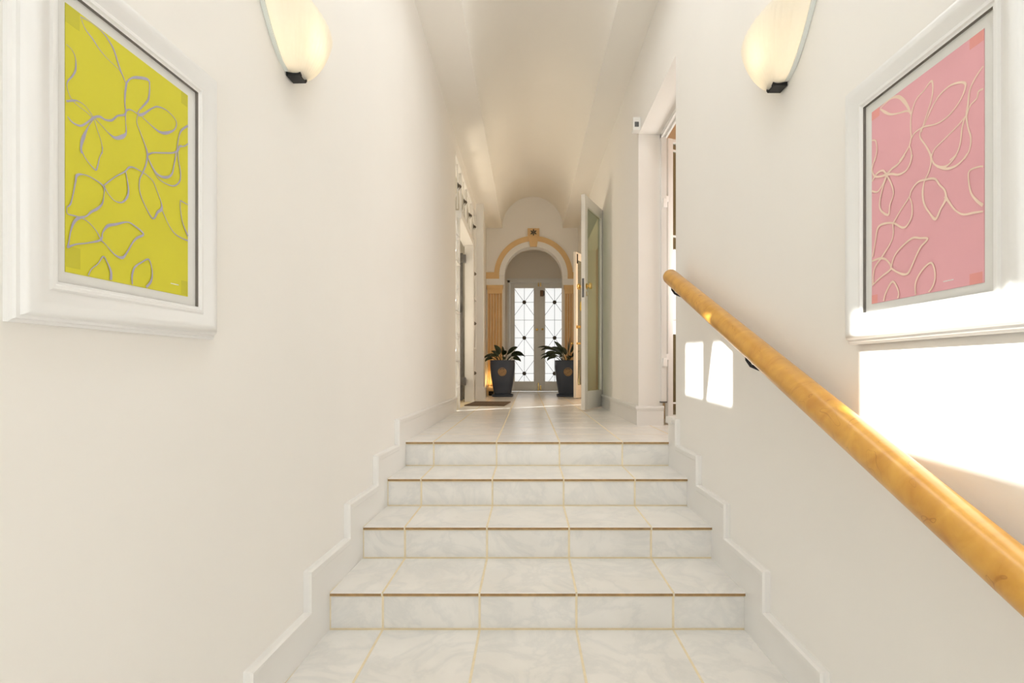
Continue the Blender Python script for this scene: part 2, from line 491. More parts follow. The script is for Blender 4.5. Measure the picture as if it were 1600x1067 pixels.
LOBBY = plain('lobby_grey', (0.62, 0.60, 0.54), .8)
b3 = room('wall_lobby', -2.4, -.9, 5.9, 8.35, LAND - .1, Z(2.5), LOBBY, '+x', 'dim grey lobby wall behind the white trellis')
tag(obj('floor_lobby', b3, STONE), 'grey lobby floor behind the white trellis', 'floor', kind='structure')
# end wall of the lower hall behind the camera, with an assumed entrance opening
bm = bmesh.new()
add_box(bm, -1.3, -.86, Y_END - .1, Y_END, -.8, TOP + .6)
add_box(bm, .78, 1.2, Y_END - .1, Y_END, -.8, TOP + .6)
add_box(bm, -.86, .78, Y_END - .1, Y_END, Z(1.4), TOP + .6)
tag(obj('wall_back', bm, WALL), 'cream wall with an assumed entrance at the foot of the stairs', 'wall', kind='structure')

# ------------------------------------------------------------------ tiles, stairs, floor
TCACHE = {}
def tile_mesh(kind, w, d, t):
    key = (kind, round(w, 3), round(d, 3), t)
    if key in TCACHE: return TCACHE[key]
    bm = bmesh.new()
    c = .0022
    x, y = w / 2, d / 2
    if kind == 'floor':       # lies flat, top at z = 0, front edge (-y) shows the brown biscuit
        lo = [(-x, -y, -t), (x, -y, -t), (x, y, -t), (-x, y, -t)]
        mi = [(-x, -y, -c), (x, -y, -c), (x, y, -c), (-x, y, -c)]
        hi = [(-x + c, -y + c, 0), (x - c, -y + c, 0), (x - c, y - c, 0), (-x + c, y - c, 0)]
    else:                     # stands up, face at y = 0, w wide and d tall, centred
        lo = [(-x, t, -y), (x, t, -y), (x, t, y), (-x, t, y)]
        mi = [(-x, c, -y), (x, c, -y), (x, c, y), (-x, c, y)]
        hi = [(-x + c, 0, -y + c), (x - c, 0, -y + c), (x - c, 0, y - c), (-x + c, 0, y - c)]
    R = [[bm.verts.new(v) for v in q] for q in (lo, mi, hi)]
    for a, b in zip(R, R[1:]):
        for k in range(4):
            f = bm.faces.new([a[k], a[(k + 1) % 4], b[(k + 1) % 4], b[k]])
            if kind == 'floor' and a is R[0] and k == 0: f.material_index = 1
    bm.faces.new(R[2]); bm.faces.new(R[0][::-1])
    bmesh.ops.recalc_face_normals(bm, faces=bm.faces)
    me = bpy.data.meshes.new('%s_tile' % kind)
    bm.to_mesh(me); bm.free()
    me.materials.append(MARBLE); me.materials.append(BISCUIT)
    TCACHE[key] = me
    return me
G = .008
def tile_cols(x0, x1):
    e = [x0] + [x for x in (-1.0, -.6, -.2, .2, .6, 1.0, 1.4) if x0 + .03 < x < x1 - .03] + [x1]
    return list(zip(e, e[1:]))
RISE, GO, Y1 = .154, .393, 2.171
def nosing(i): return Y1 + GO * (i - 1)
stairs = empty('staircase', (0, nosing(0), -.616))
tag(stairs, 'white marble tiled staircase with cream grout and brown tile edges', 'stairs')
def rel(o, parent):            # keep the world place of a child built in world coordinates
    o.parent = parent
    base = Vector(parent.location)
    p = parent.parent
    while p is not None:
        base += Vector(p.location); p = p.parent
    o.location = Vector(o.location) - base
    return o
for i in range(-3, 5):
    y0, z1 = nosing(i), RISE * i
    y1 = nosing(i + 1)
    bm = bmesh.new()
    xa, xb = XL(y1) + .001, XR - .001
    if i < 4:
        add_box(bm, xa, xb, y0 + .0120, y1 + .05, -.75, z1 - .0014)
    else:
        add_box(bm, xa, xb, y0 + .0120, y0 + .06, -.75, z1 - .016)
    st = rel(obj('step', bm, GROUT), stairs)
    for xa_, xb_ in tile_cols(XL(y1) + .002, XR - .002):
        w = xb_ - xa_ - G
        xm = (xa_ + xb_) / 2
        if i < 4:
            d = y1 + .010 - y0 - .004
            rel(obj('tread_tile', tile_mesh('floor', w, d, .013), None, loc=(xm, y0 + d / 2, z1)), st)
        rh = RISE - .013 - .010
        rel(obj('riser_tile', tile_mesh('riser', w, rh, .008), None, loc=(xm, y0 + .0105, z1 - .013 - .006 - rh / 2)), st)
bm = bmesh.new()
add_box(bm, -1.0, 1.12, nosing(4) + .013, DOOR_Y + .1, LAND - .1, LAND - .0007)
fl = obj('floor', bm, GROUT)
tag(fl, 'glossy white marble tile floor of the upper passage', 'floor', kind='structure')
for r in range(20):
    y0 = nosing(4) + .4 * r
    y1 = min(y0 + .4, DOOR_Y + .05)
    x0, x1 = -.812, .905
    if y0 < 3.3 + 1: x1 = 1.4 if y0 > 3.2 else .905
    if y0 > 8.0: x0 = -.9
    if y0 > 9.7: x0, x1 = -1.0, 1.4
    for a, b in tile_cols(max(x0, -1.0), x1):
        g = G if r else G
        d = y1 - y0 - G
        obj('floor_tile', tile_mesh('floor', b - a - g, d, .013), None, fl,
            loc=((a + b) / 2, y0 + d / 2 + (0 if r == 0 else G / 2), LAND))
bm = bmesh.new(); add_box(bm, -1.3, 1.2, Y_END - 1.5, nosing(-3) + .05, -.75, -.616)
tag(obj('floor_hall', bm, MARBLE), 'pale floor of the lower hall at the foot of the stairs', 'floor', kind='structure')

# ------------------------------------------------------------------ skirting boards
BH, BF, BT = .160, .188, .016
CAP = [(0, 0), (0, BT + .004), (.006, BT + .012), (.018, BT + .012), (.022, BT + .006), (.032, BT + .006), (.038, BT), (.040, 0)]
def skirting(name, to3d, i0, y_last, extra, label):
    bm = bmesh.new()
    path = []
    for i in range(i0, 5):
        ya = nosing(i) - BF
        yb = nosing(i + 1) - BF if i < 4 else y_last
        ztop = RISE * i + BH
        path += [(ya, ztop), (yb, ztop)]
        cuts = [ya + .004] + [c for c in extra if ya < c < yb] + [yb + (.004 if i < 4 else -.001)]
        for a, b in zip(cuts, cuts[1:]):
            zl = (RISE * (i - 1) - .04) if i < 4 else (RISE * 3 - .04 if a < nosing(4) else LAND - .02)
            add_prism(bm, [(a, zl), (b, zl), (b, ztop - .004), (a, ztop - .004)], to3d, 0, BT)
    ex = []
    for p in path:
        if ex and ex[-1][0] < p[0]:
            for c in extra:
                if ex[-1][0] < c < p[0]: ex.append((c, p[1]))
        ex.append(p)
    add_sweep(bm, ex, CAP, to3d, side=-1)
    tag(obj(name, bm, WHITE), label, 'baseboard', kind='structure')
skirting('baseboard_left', lambda a, b, h: (XL(a) + h, a, b), -2, 5.8, [3.35], 'white stepped skirting board on the wall of the yellow print')
skirting('baseboard_right', lambda a, b, h: (XR - h, a, b), -2, D1[0], [], 'white stepped skirting board under the wooden handrail')
# end of the stair skirting turns into the doorway
bm = bmesh.new()
add_box(bm, XR - BT, XR + .15, D1[0] - .002, nosing(4) + .018, RISE * 3 - .04, LAND + BH - .036)
add_box(bm, XR - BT - .012, XR + .16, D1[0] - .004, nosing(4) + .030, LAND + BH - .036, LAND + BH)
add_box(bm, XR - .005, XR + .30, D1[0] - .002, nosing(4) + .10, -.7, LAND - .016)
tag(obj('baseboard_doorway', bm, WHITE), 'short white skirting return at the near side of the doorway', 'baseboard', kind='structure')
bm = bmesh.new()
def pl_sk(bm, path, side):
    """straight skirting along a plan polyline (x, y), height on the landing"""
    prof = [(0, -.005), (.016, -.005), (.016, .118), (.022, .124), (.022, .132), (.028, .138), (.028, .150), (.020, .160), (0, .160)]
    add_sweep(bm, path, prof, lambda a, b, h: (a, b, LAND + h), side=side)
pl_sk(bm, [(1.115, D1[1]), (XR, D1[1]), (XR, D2[0] - .03)], 1)
tag(obj('baseboard_passage', bm, WHITE), 'white skirting board between the doorway and the open glazed door', 'baseboard', kind='structure')
# ------------------------------------------------------------------ framed prints
LEAF_LINES_YELLOW = [
 [(0.094,0.988,0.9),(0.124,0.956,1.5),(0.175,0.937,2.8),(0.223,0.915,1.6),(0.288,0.899,1),(0.362,0.89,1),(0.389,0.877,1.4)],
 [(0.094,0.988,2.1),(0.154,0.996,0.9),(0.217,0.996,1),(0.266,0.987,2.6),(0.322,0.959,3.7),(0.363,0.908,3.1),(0.389,0.88,2.4),(0.421,0.85,1.4)],
 [(0.421,0.85,3.5),(0.456,0.884,2.5),(0.51,0.909,4.8),(0.602,0.934,5),(0.62,0.914,2.3),(0.611,0.853,4.2),(0.579,0.817,3.4),(0.528,0.772,1.9),(0.515,0.749,2.2)],
 [(0.425,0.854,4.2),(0.414,0.808,3.9),(0.412,0.76,2.5),(0.42,0.732,3.2),(0.416,0.719,2.8),(0.418,0.683,1.1),(0.421,0.642,3.2),(0.39,0.616,7),(0.334,0.595,4.8),(0.282,0.602,1.3),(0.231,0.618,1),(0.187,0.63,1.3)],
 [(0.004,0.846,0.9),(0.039,0.839,0.9),(0.061,0.817,1.5),(0.062,0.774,3),(0.043,0.743,2.6),(0.014,0.713,2),(0.008,0.69,1.2),(0.023,0.664,0.9),(0.044,0.65,1.2),(0.093,0.64,0.9),(0.135,0.635,0.9),(0.177,0.626,1.3)],
 [(0.004,0.634,2.9),(0.044,0.65,3.2),(0.08,0.66,1.5),(0.131,0.655,0.9),(0.182,0.63,1.3)],
 [(0.011,0.58,1.2),(0.045,0.567,2.4),(0.095,0.571,3),(0.143,0.601,2.8),(0.18,0.629,3.5),(0.223,0.647,3.9),(0.263,0.647,3),(0.31,0.66,3.7),(0.354,0.692,2.7),(0.405,0.713,3.2),(0.425,0.737,2.8),(0.451,0.75,2.1),(0.486,0.753,1.5),(0.522,0.751,1.8)],
 [(0.521,0.749,5.2),(0.565,0.768,4.5),(0.642,0.819,2.3),(0.694,0.843,2.8),(0.776,0.854,1.7),(0.853,0.843,1.7),(0.877,0.822,2.6),(0.851,0.784,2.6),(0.772,0.746,5.8),(0.704,0.732,4),(0.626,0.74,1.6),(0.552,0.752,1.5)],
 [(0.182,0.625,1.3),(0.147,0.586,1.2),(0.112,0.531,6.1),(0.097,0.493,3.9),(0.1,0.467,2.7)],
 [(0.096,0.484,2.7),(0.118,0.46,1.5),(0.156,0.439,1.2),(0.194,0.427,2.5),(0.208,0.445,2.2),(0.221,0.482,1.3),(0.24,0.511,1.6),(0.243,0.532,1.3)],
 [(0.242,0.504,1.3),(0.236,0.545,1),(0.21,0.583,1),(0.185,0.623,0.9)],
 [(0.515,0.746,1.5),(0.508,0.712,1.5),(0.543,0.673,1.5),(0.584,0.628,2.7),(0.596,0.606,3.5)],
 [(0.584,0.627,3.1),(0.599,0.599,4.2),(0.587,0.551,3.1),(0.557,0.505,2.6),(0.531,0.467,1.9),(0.533,0.417,1.9),(0.574,0.369,1.9),(0.646,0.321,2.8),(0.69,0.358,4.8),(0.729,0.382,6.1),(0.722,0.414,1.6),(0.687,0.453,1.6),(0.649,0.49,1.6),(0.592,0.505,1.5),(0.549,0.508,1.5),(0.483,0.51,2.2),(0.442,0.5,3.2),(0.407,0.473,2.5),(0.333,0.433,1.7),(0.253,0.38,2.3)],
 [(0.729,0.382,2),(0.764,0.349,1.7),(0.812,0.311,1.7),(0.869,0.287,2.2),(0.944,0.279,2.2),(0.996,0.278,3.2)],
 [(0.599,0.596,3.5),(0.647,0.619,2.4),(0.741,0.644,2.5),(0.84,0.672,3),(0.891,0.698,3.9),(0.907,0.72,3.1),(0.93,0.73,4)],
 [(0.876,0.682,2.6),(0.901,0.768,2.2),(0.932,0.809,4),(0.996,0.849,4.1)],
 [(0.892,0.714,1.7),(0.96,0.738,2.2),(0.996,0.76,2.7)],
 [(0.873,0.679,3.5),(0.852,0.622,2.6),(0.829,0.568,3.4),(0.771,0.538,5),(0.696,0.531,4),(0.645,0.554,2),(0.605,0.585,1.9)],
 [(0.887,0.7,3),(0.897,0.648,2.2),(0.917,0.597,2.6),(0.908,0.553,3.1),(0.848,0.516,2.6),(0.763,0.508,1.7),(0.683,0.521,1.6),(0.607,0.579,1.2)],
 [(0.007,0.242,1.5),(0.028,0.257,2.3),(0.043,0.293,1.8),(0.059,0.345,2.7),(0.069,0.375,4.2),(0.111,0.388,1.5),(0.168,0.389,1.6),(0.247,0.375,2.6),(0.251,0.34,1.3),(0.239,0.303,2.6),(0.203,0.275,4.2),(0.163,0.255,3.5),(0.128,0.231,2.2),(0.076,0.213,4.8),(0.048,0.191,4.2),(0.028,0.154,2.1),(0.018,0.115,2.1),(0.008,0.091,2.6)],
 [(0.006,0.242,1.2),(0.009,0.218,1.5),(0.049,0.218,2.1),(0.099,0.219,1.5),(0.146,0.21,1.2),(0.194,0.188,1.3),(0.229,0.159,2.6)],
 [(0.008,0.092,3.5),(0.063,0.112,2.1),(0.138,0.129,1.9),(0.228,0.156,3.6),(0.242,0.187,2),(0.277,0.22,5),(0.337,0.238,4.1),(0.427,0.264,2.1),(0.485,0.26,2.6),(0.563,0.237,3.4),(0.507,0.21,4.1),(0.47,0.182,2.6),(0.422,0.131,3.2),(0.387,0.107,4.9),(0.332,0.111,2.4),(0.269,0.14,1.3),(0.233,0.154,2.3)],
 [(0.252,0.377,2.6),(0.283,0.353,1.3),(0.33,0.334,1.4),(0.385,0.339,2.4),(0.425,0.368,4.3),(0.438,0.401,3.6),(0.428,0.442,2.1),(0.415,0.475,1.8)],
 [(0.913,0.46,2.6),(0.996,0.456,1.4)],
 [(0.913,0.46,1.8),(0.916,0.415,1.8),(0.939,0.356,2.2),(0.996,0.3,4.1)],
 [(0.143,0.004,2.2),(0.164,0.031,1.6),(0.209,0.058,1.6),(0.246,0.092,2.3),(0.277,0.07,2.3),(0.302,0.038,4.1),(0.301,0.004,5.1)],
 [(0.469,0.004,2.6),(0.467,0.041,3.7),(0.49,0.081,3.7),(0.552,0.112,2.3),(0.606,0.131,2.7),(0.634,0.101,2),(0.64,0.062,3.2),(0.625,0.031,4.7),(0.586,0.004,4.3)],
]
LEAF_LINES_PINK = [
 [(0.099,0.988,1.7),(0.164,0.996,2.1),(0.228,0.996,2.8),(0.297,0.977,4.7),(0.351,0.937,5.4),(0.391,0.893,3.8),(0.417,0.854,2.6)],
 [(0.099,0.985,2.1),(0.151,0.952,4.2),(0.216,0.919,2.9),(0.299,0.898,2),(0.378,0.882,2.7),(0.411,0.862,1.5)],
 [(0.421,0.742,1.9),(0.413,0.8,2.3),(0.424,0.858,2.3),(0.465,0.905,1.8),(0.537,0.922,1.8),(0.603,0.94,2.8),(0.613,0.89,2.1),(0.587,0.835,1.8),(0.536,0.775,1.8),(0.514,0.74,1.8)],
 [(0.537,0.763,1.4),(0.588,0.806,1.8),(0.654,0.848,2),(0.739,0.864,2),(0.816,0.854,2.5),(0.872,0.828,3.1),(0.849,0.787,1.9),(0.795,0.756,1.6),(0.723,0.737,1.7),(0.636,0.738,1.7),(0.531,0.758,2.2),(0.458,0.756,1.9),(0.421,0.739,2.3)],
 [(0.996,0.853,1.7),(0.938,0.825,2.1),(0.902,0.791,2.1),(0.89,0.741,2.8),(0.878,0.697,2.8),(0.89,0.645,1.9),(0.91,0.596,2.1),(0.9,0.55,1.9),(0.862,0.522,1.9)],
 [(0.996,0.764,2.3),(0.964,0.764,2.1),(0.952,0.742,1.8),(0.905,0.728,1.8),(0.883,0.698,1.9)],
 [(0.873,0.696,1.9),(0.809,0.674,1.6),(0.706,0.649,1.7),(0.629,0.63,1.7),(0.601,0.602,2.5)],
 [(0.868,0.695,1.9),(0.846,0.653,2.2),(0.833,0.596,1.9),(0.804,0.559,1.9),(0.753,0.547,2)],
 [(0.513,0.758,1.8),(0.502,0.722,2.2),(0.552,0.669,2.2),(0.589,0.623,2.8),(0.605,0.589,3.2)],
 [(0.597,0.616,3.1),(0.599,0.576,2.3),(0.575,0.537,2),(0.543,0.511,2),(0.526,0.462,3.6),(0.541,0.405,2.8),(0.588,0.356,2.4),(0.638,0.32,3.8),(0.682,0.357,2.6),(0.72,0.387,4.1),(0.715,0.427,2.6),(0.672,0.462,2.3),(0.633,0.498,2.7),(0.563,0.513,2.8),(0.483,0.519,2.4),(0.422,0.495,2.5),(0.402,0.469,2.1),(0.317,0.423,2.2),(0.242,0.377,2.7)],
 [(0.601,0.595,2.7),(0.631,0.562,2.3),(0.687,0.535,3.3),(0.746,0.532,2.2),(0.807,0.556,2.1)],
 [(0.65,0.547,1.9),(0.723,0.519,3.3),(0.793,0.511,2.8),(0.848,0.521,2.1),(0.885,0.539,2)],
 [(0.716,0.404,4.1),(0.753,0.365,2.6),(0.801,0.323,2.1),(0.858,0.296,2.4),(0.934,0.288,2.7),(0.996,0.28,2)],
 [(0.996,0.457,1.9),(0.967,0.464,2),(0.899,0.463,2),(0.898,0.416,2),(0.914,0.37,2.4),(0.953,0.332,3.3),(0.996,0.304,3.9)],
 [(0.421,0.742,2.3),(0.403,0.71,2.3),(0.358,0.685,2.3),(0.306,0.664,2.4)],
 [(0.36,0.679,2.5),(0.295,0.654,3.1),(0.227,0.647,3.1),(0.173,0.635,3.7),(0.092,0.642,2.8),(0.033,0.662,2.9),(0.007,0.706,2.4),(0.048,0.755,2.4)],
 [(0.004,0.853,2.2),(0.05,0.836,2.2),(0.063,0.785,2.2),(0.037,0.734,2.2)],
 [(0.403,0.713,1.5),(0.423,0.674,1.9),(0.418,0.638,1.9)],
 [(0.431,0.66,2.5),(0.411,0.625,2.5),(0.37,0.601,2.5),(0.297,0.601,3.1),(0.228,0.622,3.1),(0.173,0.634,3.7),(0.132,0.663,2.8),(0.067,0.665,2.9),(0.008,0.638,2.5)],
 [(0.004,0.59,2.5),(0.069,0.569,2.4),(0.126,0.591,2.8),(0.173,0.628,3.2),(0.119,0.56,2.4),(0.095,0.505,2.9),(0.113,0.464,3.3),(0.191,0.428,3.2),(0.209,0.474,2.3),(0.246,0.52,2.2),(0.222,0.576,2.7),(0.173,0.628,2.3)],
 [(0.405,0.468,1.7),(0.429,0.429,2.1),(0.427,0.374,2.5),(0.385,0.34,2.6),(0.334,0.338,3.1),(0.242,0.377,2.7),(0.131,0.393,3.3),(0.073,0.381,3.4),(0.049,0.324,2.5),(0.016,0.244,2.5)],
 [(0.239,0.377,2.3),(0.244,0.322,2.3),(0.214,0.283,2.3),(0.118,0.226,2.9),(0.035,0.179,2.5),(0.019,0.103,2.5)],
 [(0.008,0.222,2.5),(0.102,0.224,3.4),(0.176,0.203,2.8),(0.22,0.157,3.2),(0.121,0.13,2.4),(0.01,0.096,2.5)],
 [(0.22,0.159,2.8),(0.247,0.204,2.3),(0.307,0.239,2.2),(0.43,0.27,3),(0.506,0.258,2.5),(0.573,0.244,2.8),(0.508,0.215,2.9),(0.454,0.167,2.5),(0.399,0.115,3),(0.348,0.112,3.5),(0.28,0.133,2.7),(0.225,0.156,2.8)],
 [(0.14,0.004,2.9),(0.164,0.042,2.9),(0.238,0.09,3.2),(0.298,0.036,2.3),(0.291,0.004,2.7)],
 [(0.464,0.004,2.5),(0.465,0.061,2.5),(0.525,0.11,2.5),(0.606,0.131,2.8),(0.637,0.075,2.3),(0.62,0.03,2.4),(0.582,0.004,2.4)],
]

def ribbon(bm, pts, W, H, y0, fat=1.0):
    """pen line of changing width drawn on the print; pts = (x 0..1, y 0..1, width in mm)"""
    P = [Vector((p[0] * W, p[1] * H)) for p in pts]
    ws = [max(p[2], .9) * .001 * fat for p in pts]
    Q, w = [], []
    n = len(P)
    for i in range(n - 1):
        p0, p1, p2, p3 = P[max(i - 1, 0)], P[i], P[i + 1], P[min(i + 2, n - 1)]
        for k in range(6):
            t = k / 6
            Q.append(.5 * ((2 * p1) + (p2 - p0) * t + (2 * p0 - 5 * p1 + 4 * p2 - p3) * t * t + (3 * p1 - p0 - 3 * p2 + p3) * t ** 3))
            w.append(ws[i] * (1 - t) + ws[i + 1] * t)
    Q.append(P[-1]); w.append(ws[-1])
    Q = [Vector((min(max(q.x, .001), W - .001), min(max(q.y, .001), H - .001))) for q in Q]
    prev = None
    for i, q in enumerate(Q):
        d = Q[min(i + 1, len(Q) - 1)] - Q[max(i - 1, 0)]
        if d.length < 1e-6: continue
        d.normalize(); nn = Vector((-d.y, d.x)) * w[i] / 2
        y = y0 - 3e-6 * i
        cl = lambda v: (min(max(v.x, 0), W), y, min(max(v.y, 0), H))
        cur = (bm.verts.new(cl(q + nn)), bm.verts.new(cl(q - nn)))
        if prev: bm.faces.new([prev[0], prev[1], cur[1], cur[0]])
        prev = cur
FPROF = [(0, 0), (0, .008), (.005, .011), (.007, .016), (.012, .018), (.014, .024), (.020, .031), (.029, .034), (.040, .031),
         (.052, .025), (.062, .021), (.066, .024), (.072, .024), (.075, .020), (.080, .020)]
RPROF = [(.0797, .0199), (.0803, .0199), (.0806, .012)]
def framed_print(loc, rz, W, H, art, paper, tape, ink, lines, label, sig, tapes, fat, gap=0):
    """loc: lower left outer corner on the wall; local x to the right, y into the wall"""
    g = empty('framed_print', loc, rz)
    tag(g, label, 'framed print', 'framed leaf prints')
    bm = bmesh.new()
    add_sweep(bm, [(0, 0), (W, 0), (W, H), (0, H)], FPROF, lambda a, b, h: (a, -h, b), closed=True, side=1)
    obj('frame', bm, FRAMEWHITE, g, smooth=True)
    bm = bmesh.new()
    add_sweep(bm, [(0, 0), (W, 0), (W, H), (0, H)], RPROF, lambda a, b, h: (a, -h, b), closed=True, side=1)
    obj('rebate_shade', bm, REBATE_SHADE, g)  # shaded gap around the mat, put in as a dark strip
    m = .082
    if gap: box('hanging_batten', .06, W - .06, 0, gap, H - .10, H - .07, FRAMEWHITE, g); box('hanging_batten', .06, W - .06, 0, gap, .07, .10, FRAMEWHITE, g)
    box('mat_board', m - .01, W - m + .01, -.0125, -.001, m - .01, H - m + .01, MATBOARD, g)
    ax, az, aw, ah = art
    p = box('print', ax, ax + aw, -.0137, -.0126, az, az + ah, paper, g)
    bm = bmesh.new()
    for k, L in enumerate(lines):
        ribbon(bm, L, aw, ah, -4e-5 * k, fat)
    o = obj('leaf_drawing', bm, ink, p, loc=(ax, -.0141, az))
    for (x, zz, w, h) in tapes:
        b = box('corner_tape', ax + x * aw, ax + x * aw + w, -.0139, -.0136, az + zz * ah, az + zz * ah + h, tape, p)
    bm = bmesh.new()
    x = ax + sig[0] * aw
    for k in range(9):                       # a line of small print, too small to read
        wd = (.0016, .0028, .0022)[k % 3]
        add_box(bm, x, x + wd, -.0142, -.0136, az + sig[1] * ah, az + sig[1] * ah + .0022)
        x += wd + .0009
    obj('small_print', bm, PAPERWHITE, p)
    return g
ang = math.atan(.0378)
yl = .889
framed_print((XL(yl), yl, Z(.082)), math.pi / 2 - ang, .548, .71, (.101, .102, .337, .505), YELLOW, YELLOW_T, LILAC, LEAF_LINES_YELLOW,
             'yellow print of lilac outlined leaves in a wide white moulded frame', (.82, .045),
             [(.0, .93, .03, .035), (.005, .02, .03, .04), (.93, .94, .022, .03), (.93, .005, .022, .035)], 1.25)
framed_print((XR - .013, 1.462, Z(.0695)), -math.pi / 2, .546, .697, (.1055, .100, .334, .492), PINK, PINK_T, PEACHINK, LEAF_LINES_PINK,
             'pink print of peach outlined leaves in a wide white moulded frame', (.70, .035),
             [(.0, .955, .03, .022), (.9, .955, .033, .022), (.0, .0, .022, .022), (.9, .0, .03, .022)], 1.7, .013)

# ------------------------------------------------------------------ wall sconces
def sconce(loc, rz, label):
    """loc: centre of the rim on the wall; local x along the wall, y into it"""
    g = empty('wall_sconce', loc, rz)
    tag(g, label, 'wall lamp', 'ribbed glass wall sconces')
    bm = bmesh.new()
    HZ, NS, NT = .215, 16, 96
    def pt(s, t, off):
        a = .028 + .205 * s ** .62 - off
        p = .050 + .062 * (1 - (1 - s) ** 2.5) - off
        rib = 1 + .010 * math.cos(44 * t)
        if off: rib = 1
        return (-a * math.cos(t), -.006 - p * max(math.sin(t), 0) ** .85 * rib, -HZ + HZ * s - .010 * math.sin(t) * (1 - s) ** 2)
    def grid(off):
        return [[bm.verts.new(pt(i / NS, math.pi * k / NT, off)) for k in range(NT + 1)] for i in range(NS + 1)]
    A, B = grid(0), grid(.007)
    for i in range(NS):
        for k in range(NT):
            bm.faces.new([A[i][k], A[i][k + 1], A[i + 1][k + 1], A[i + 1][k]])
            bm.faces.new([B[i][k], B[i + 1][k], B[i + 1][k + 1], B[i][k + 1]])
    for k in range(NT):
        bm.faces.new([A[NS][k], A[NS][k + 1], B[NS][k + 1], B[NS][k]])
        bm.faces.new([A[0][k + 1], A[0][k], B[0][k], B[0][k + 1]])
    for i in range(NS):
        for k in (0, NT):
            f = bm.faces.new([A[i][k], A[i + 1][k], B[i + 1][k], B[i][k]])
    me = obj('glass_shade', bm, SHADEGLASS, g, smooth='all')
    # clear polished edge of the glass along the wall side
    bm = bmesh.new()
    for sgn in (-1, 1):
        pts = [(sgn * (.028 + .205 * (i / NS) ** .62 + .004), -.007, -HZ + HZ * i / NS) for i in range(NS + 1)]
        prev = None
        for (x, y, z) in pts:
            cur = [bm.verts.new(q) for q in ((x - .005, y + .006, z), (x + .005, y + .006, z), (x + .005, y - .008, z), (x - .005, y - .008, z))]
            if prev:
                for k in range(4):
                    bm.faces.new([prev[k], prev[(k + 1) % 4], cur[(k + 1) % 4], cur[k]])
            else: bm.faces.new(cur)
            prev = cur
        bm.faces.new(prev)
    obj('glass_edge', bm, MATS['sconce_glass_edge'], g, smooth=True)
    # black clip that carries the shade at its foot
    bm = bmesh.new()
    add_prism(bm, [(-.0, -.232), (-.046, -.232), (-.050, -.226), (-.050, -.208), (-.044, -.201), (-.036, -.212), (-.026, -.214), (-.012, -.186), (0, -.178)],
              lambda a, b, h: (h, a - .004, b + .004), -.026, .026)
    obj('clip', bm, DARK, g)
    bm = bmesh.new()
    add_box(bm, -.05, .05, -.010, 0, -.15, -.04, 0, .004)
    obj('back_plate', bm, DARK, g, smooth=True)
    lathe('bulb', [(.002, -.035), (.014, -.03), (.018, -.005), (.014, .02), (.002, .032)], MATS['lamp_bulb'], g, loc=(0, -.034, -.095))
    d = bpy.data.lights.new('sconce_lamp', 'POINT')
    d.energy = SCONCE_W; d.color = (1.0, .85, .68); d.shadow_soft_size = .03
    l = bpy.data.objects.new('sconce_lamp', d); COL.objects.link(l); l.parent = g; l.location = (0, -.034, -.095)
    return g
plain('sconce_glass_edge', (.74, .78, .75), .15, var=.05)
m, nt, p = new_mat('lamp_bulb')
p.inputs['Base Color'].default_value = (1, .9, .7, 1)
p.inputs['Emission Color'].default_value = (1, .8, .5, 1)
p.inputs['Emission Strength'].default_value = 8
SCONCE_W = 2.2
sconce((XL(1.87), 1.87, Z(1.256)), math.pi / 2 - ang, 'ribbed opal glass sconce with black clip above the yellow print wall')
sconce((XR, 1.87, Z(1.222)), -math.pi / 2, 'ribbed opal glass sconce with black clip on the wall of the pink print')

# ------------------------------------------------------------------ handrail
def rail_z(y): return Z(.54 + .4085 * (y - 3.052))
RX, RR = .822, .043
yA_, yB_ = -.55, 3.055
h = empty('handrail', (RX, yA_, rail_z(yA_)))
tag(h, 'thick round golden maple handrail on black wall brackets', 'handrail')
dirv = Vector((0, 1, .4085)).normalized()
L_ = (Vector((0, yB_, rail_z(yB_))) - Vector((0, yA_, rail_z(yA_)))).length
bm = bmesh.new()
pr = [(RR * .80, -.0), (RR * .97, .008), (RR, .02)] + [(RR, L_ * k / 12) for k in range(1, 12)]
pr += [(RR, L_ - .012), (RR * .97, L_ - .004), (RR * .86, L_ + .004), (RR * .6, L_ + .009), (RR * .2, L_ + .011)]
add_lathe(bm, pr, 40)
r = obj('rail', bm, WOOD, h, smooth=True)
r.rotation_euler = dirv.to_track_quat('Z', 'X').to_euler()
for yb in (.85, 1.99, 3.02):
    zc = rail_z(yb) - rail_z(yA_)
    yy = yb - yA_
    b = empty('bracket', (0, yy, zc), 0, h)
    xw = XR - RX
    box('wall_plate', xw - .008, xw, -.018, .018, -.125, -.080, DARK, b, .003)
    tube('arm', [(xw - .005, 0, -.103), (xw - .04, 0, -.103), (.018, 0, -.090), (.003, 0, -.068), (0, 0, -.038)], .0065, DARK, b, 8)
    bm = bmesh.new()
    add_box(bm, -.014, .014, -.035, .035, -.004, .004, 0, .002)
    s = obj('saddle', bm, DARK, b, smooth=True); s.location = (0, 0, -.0445); s.rotation_euler = (math.atan(.4085), 0, 0)
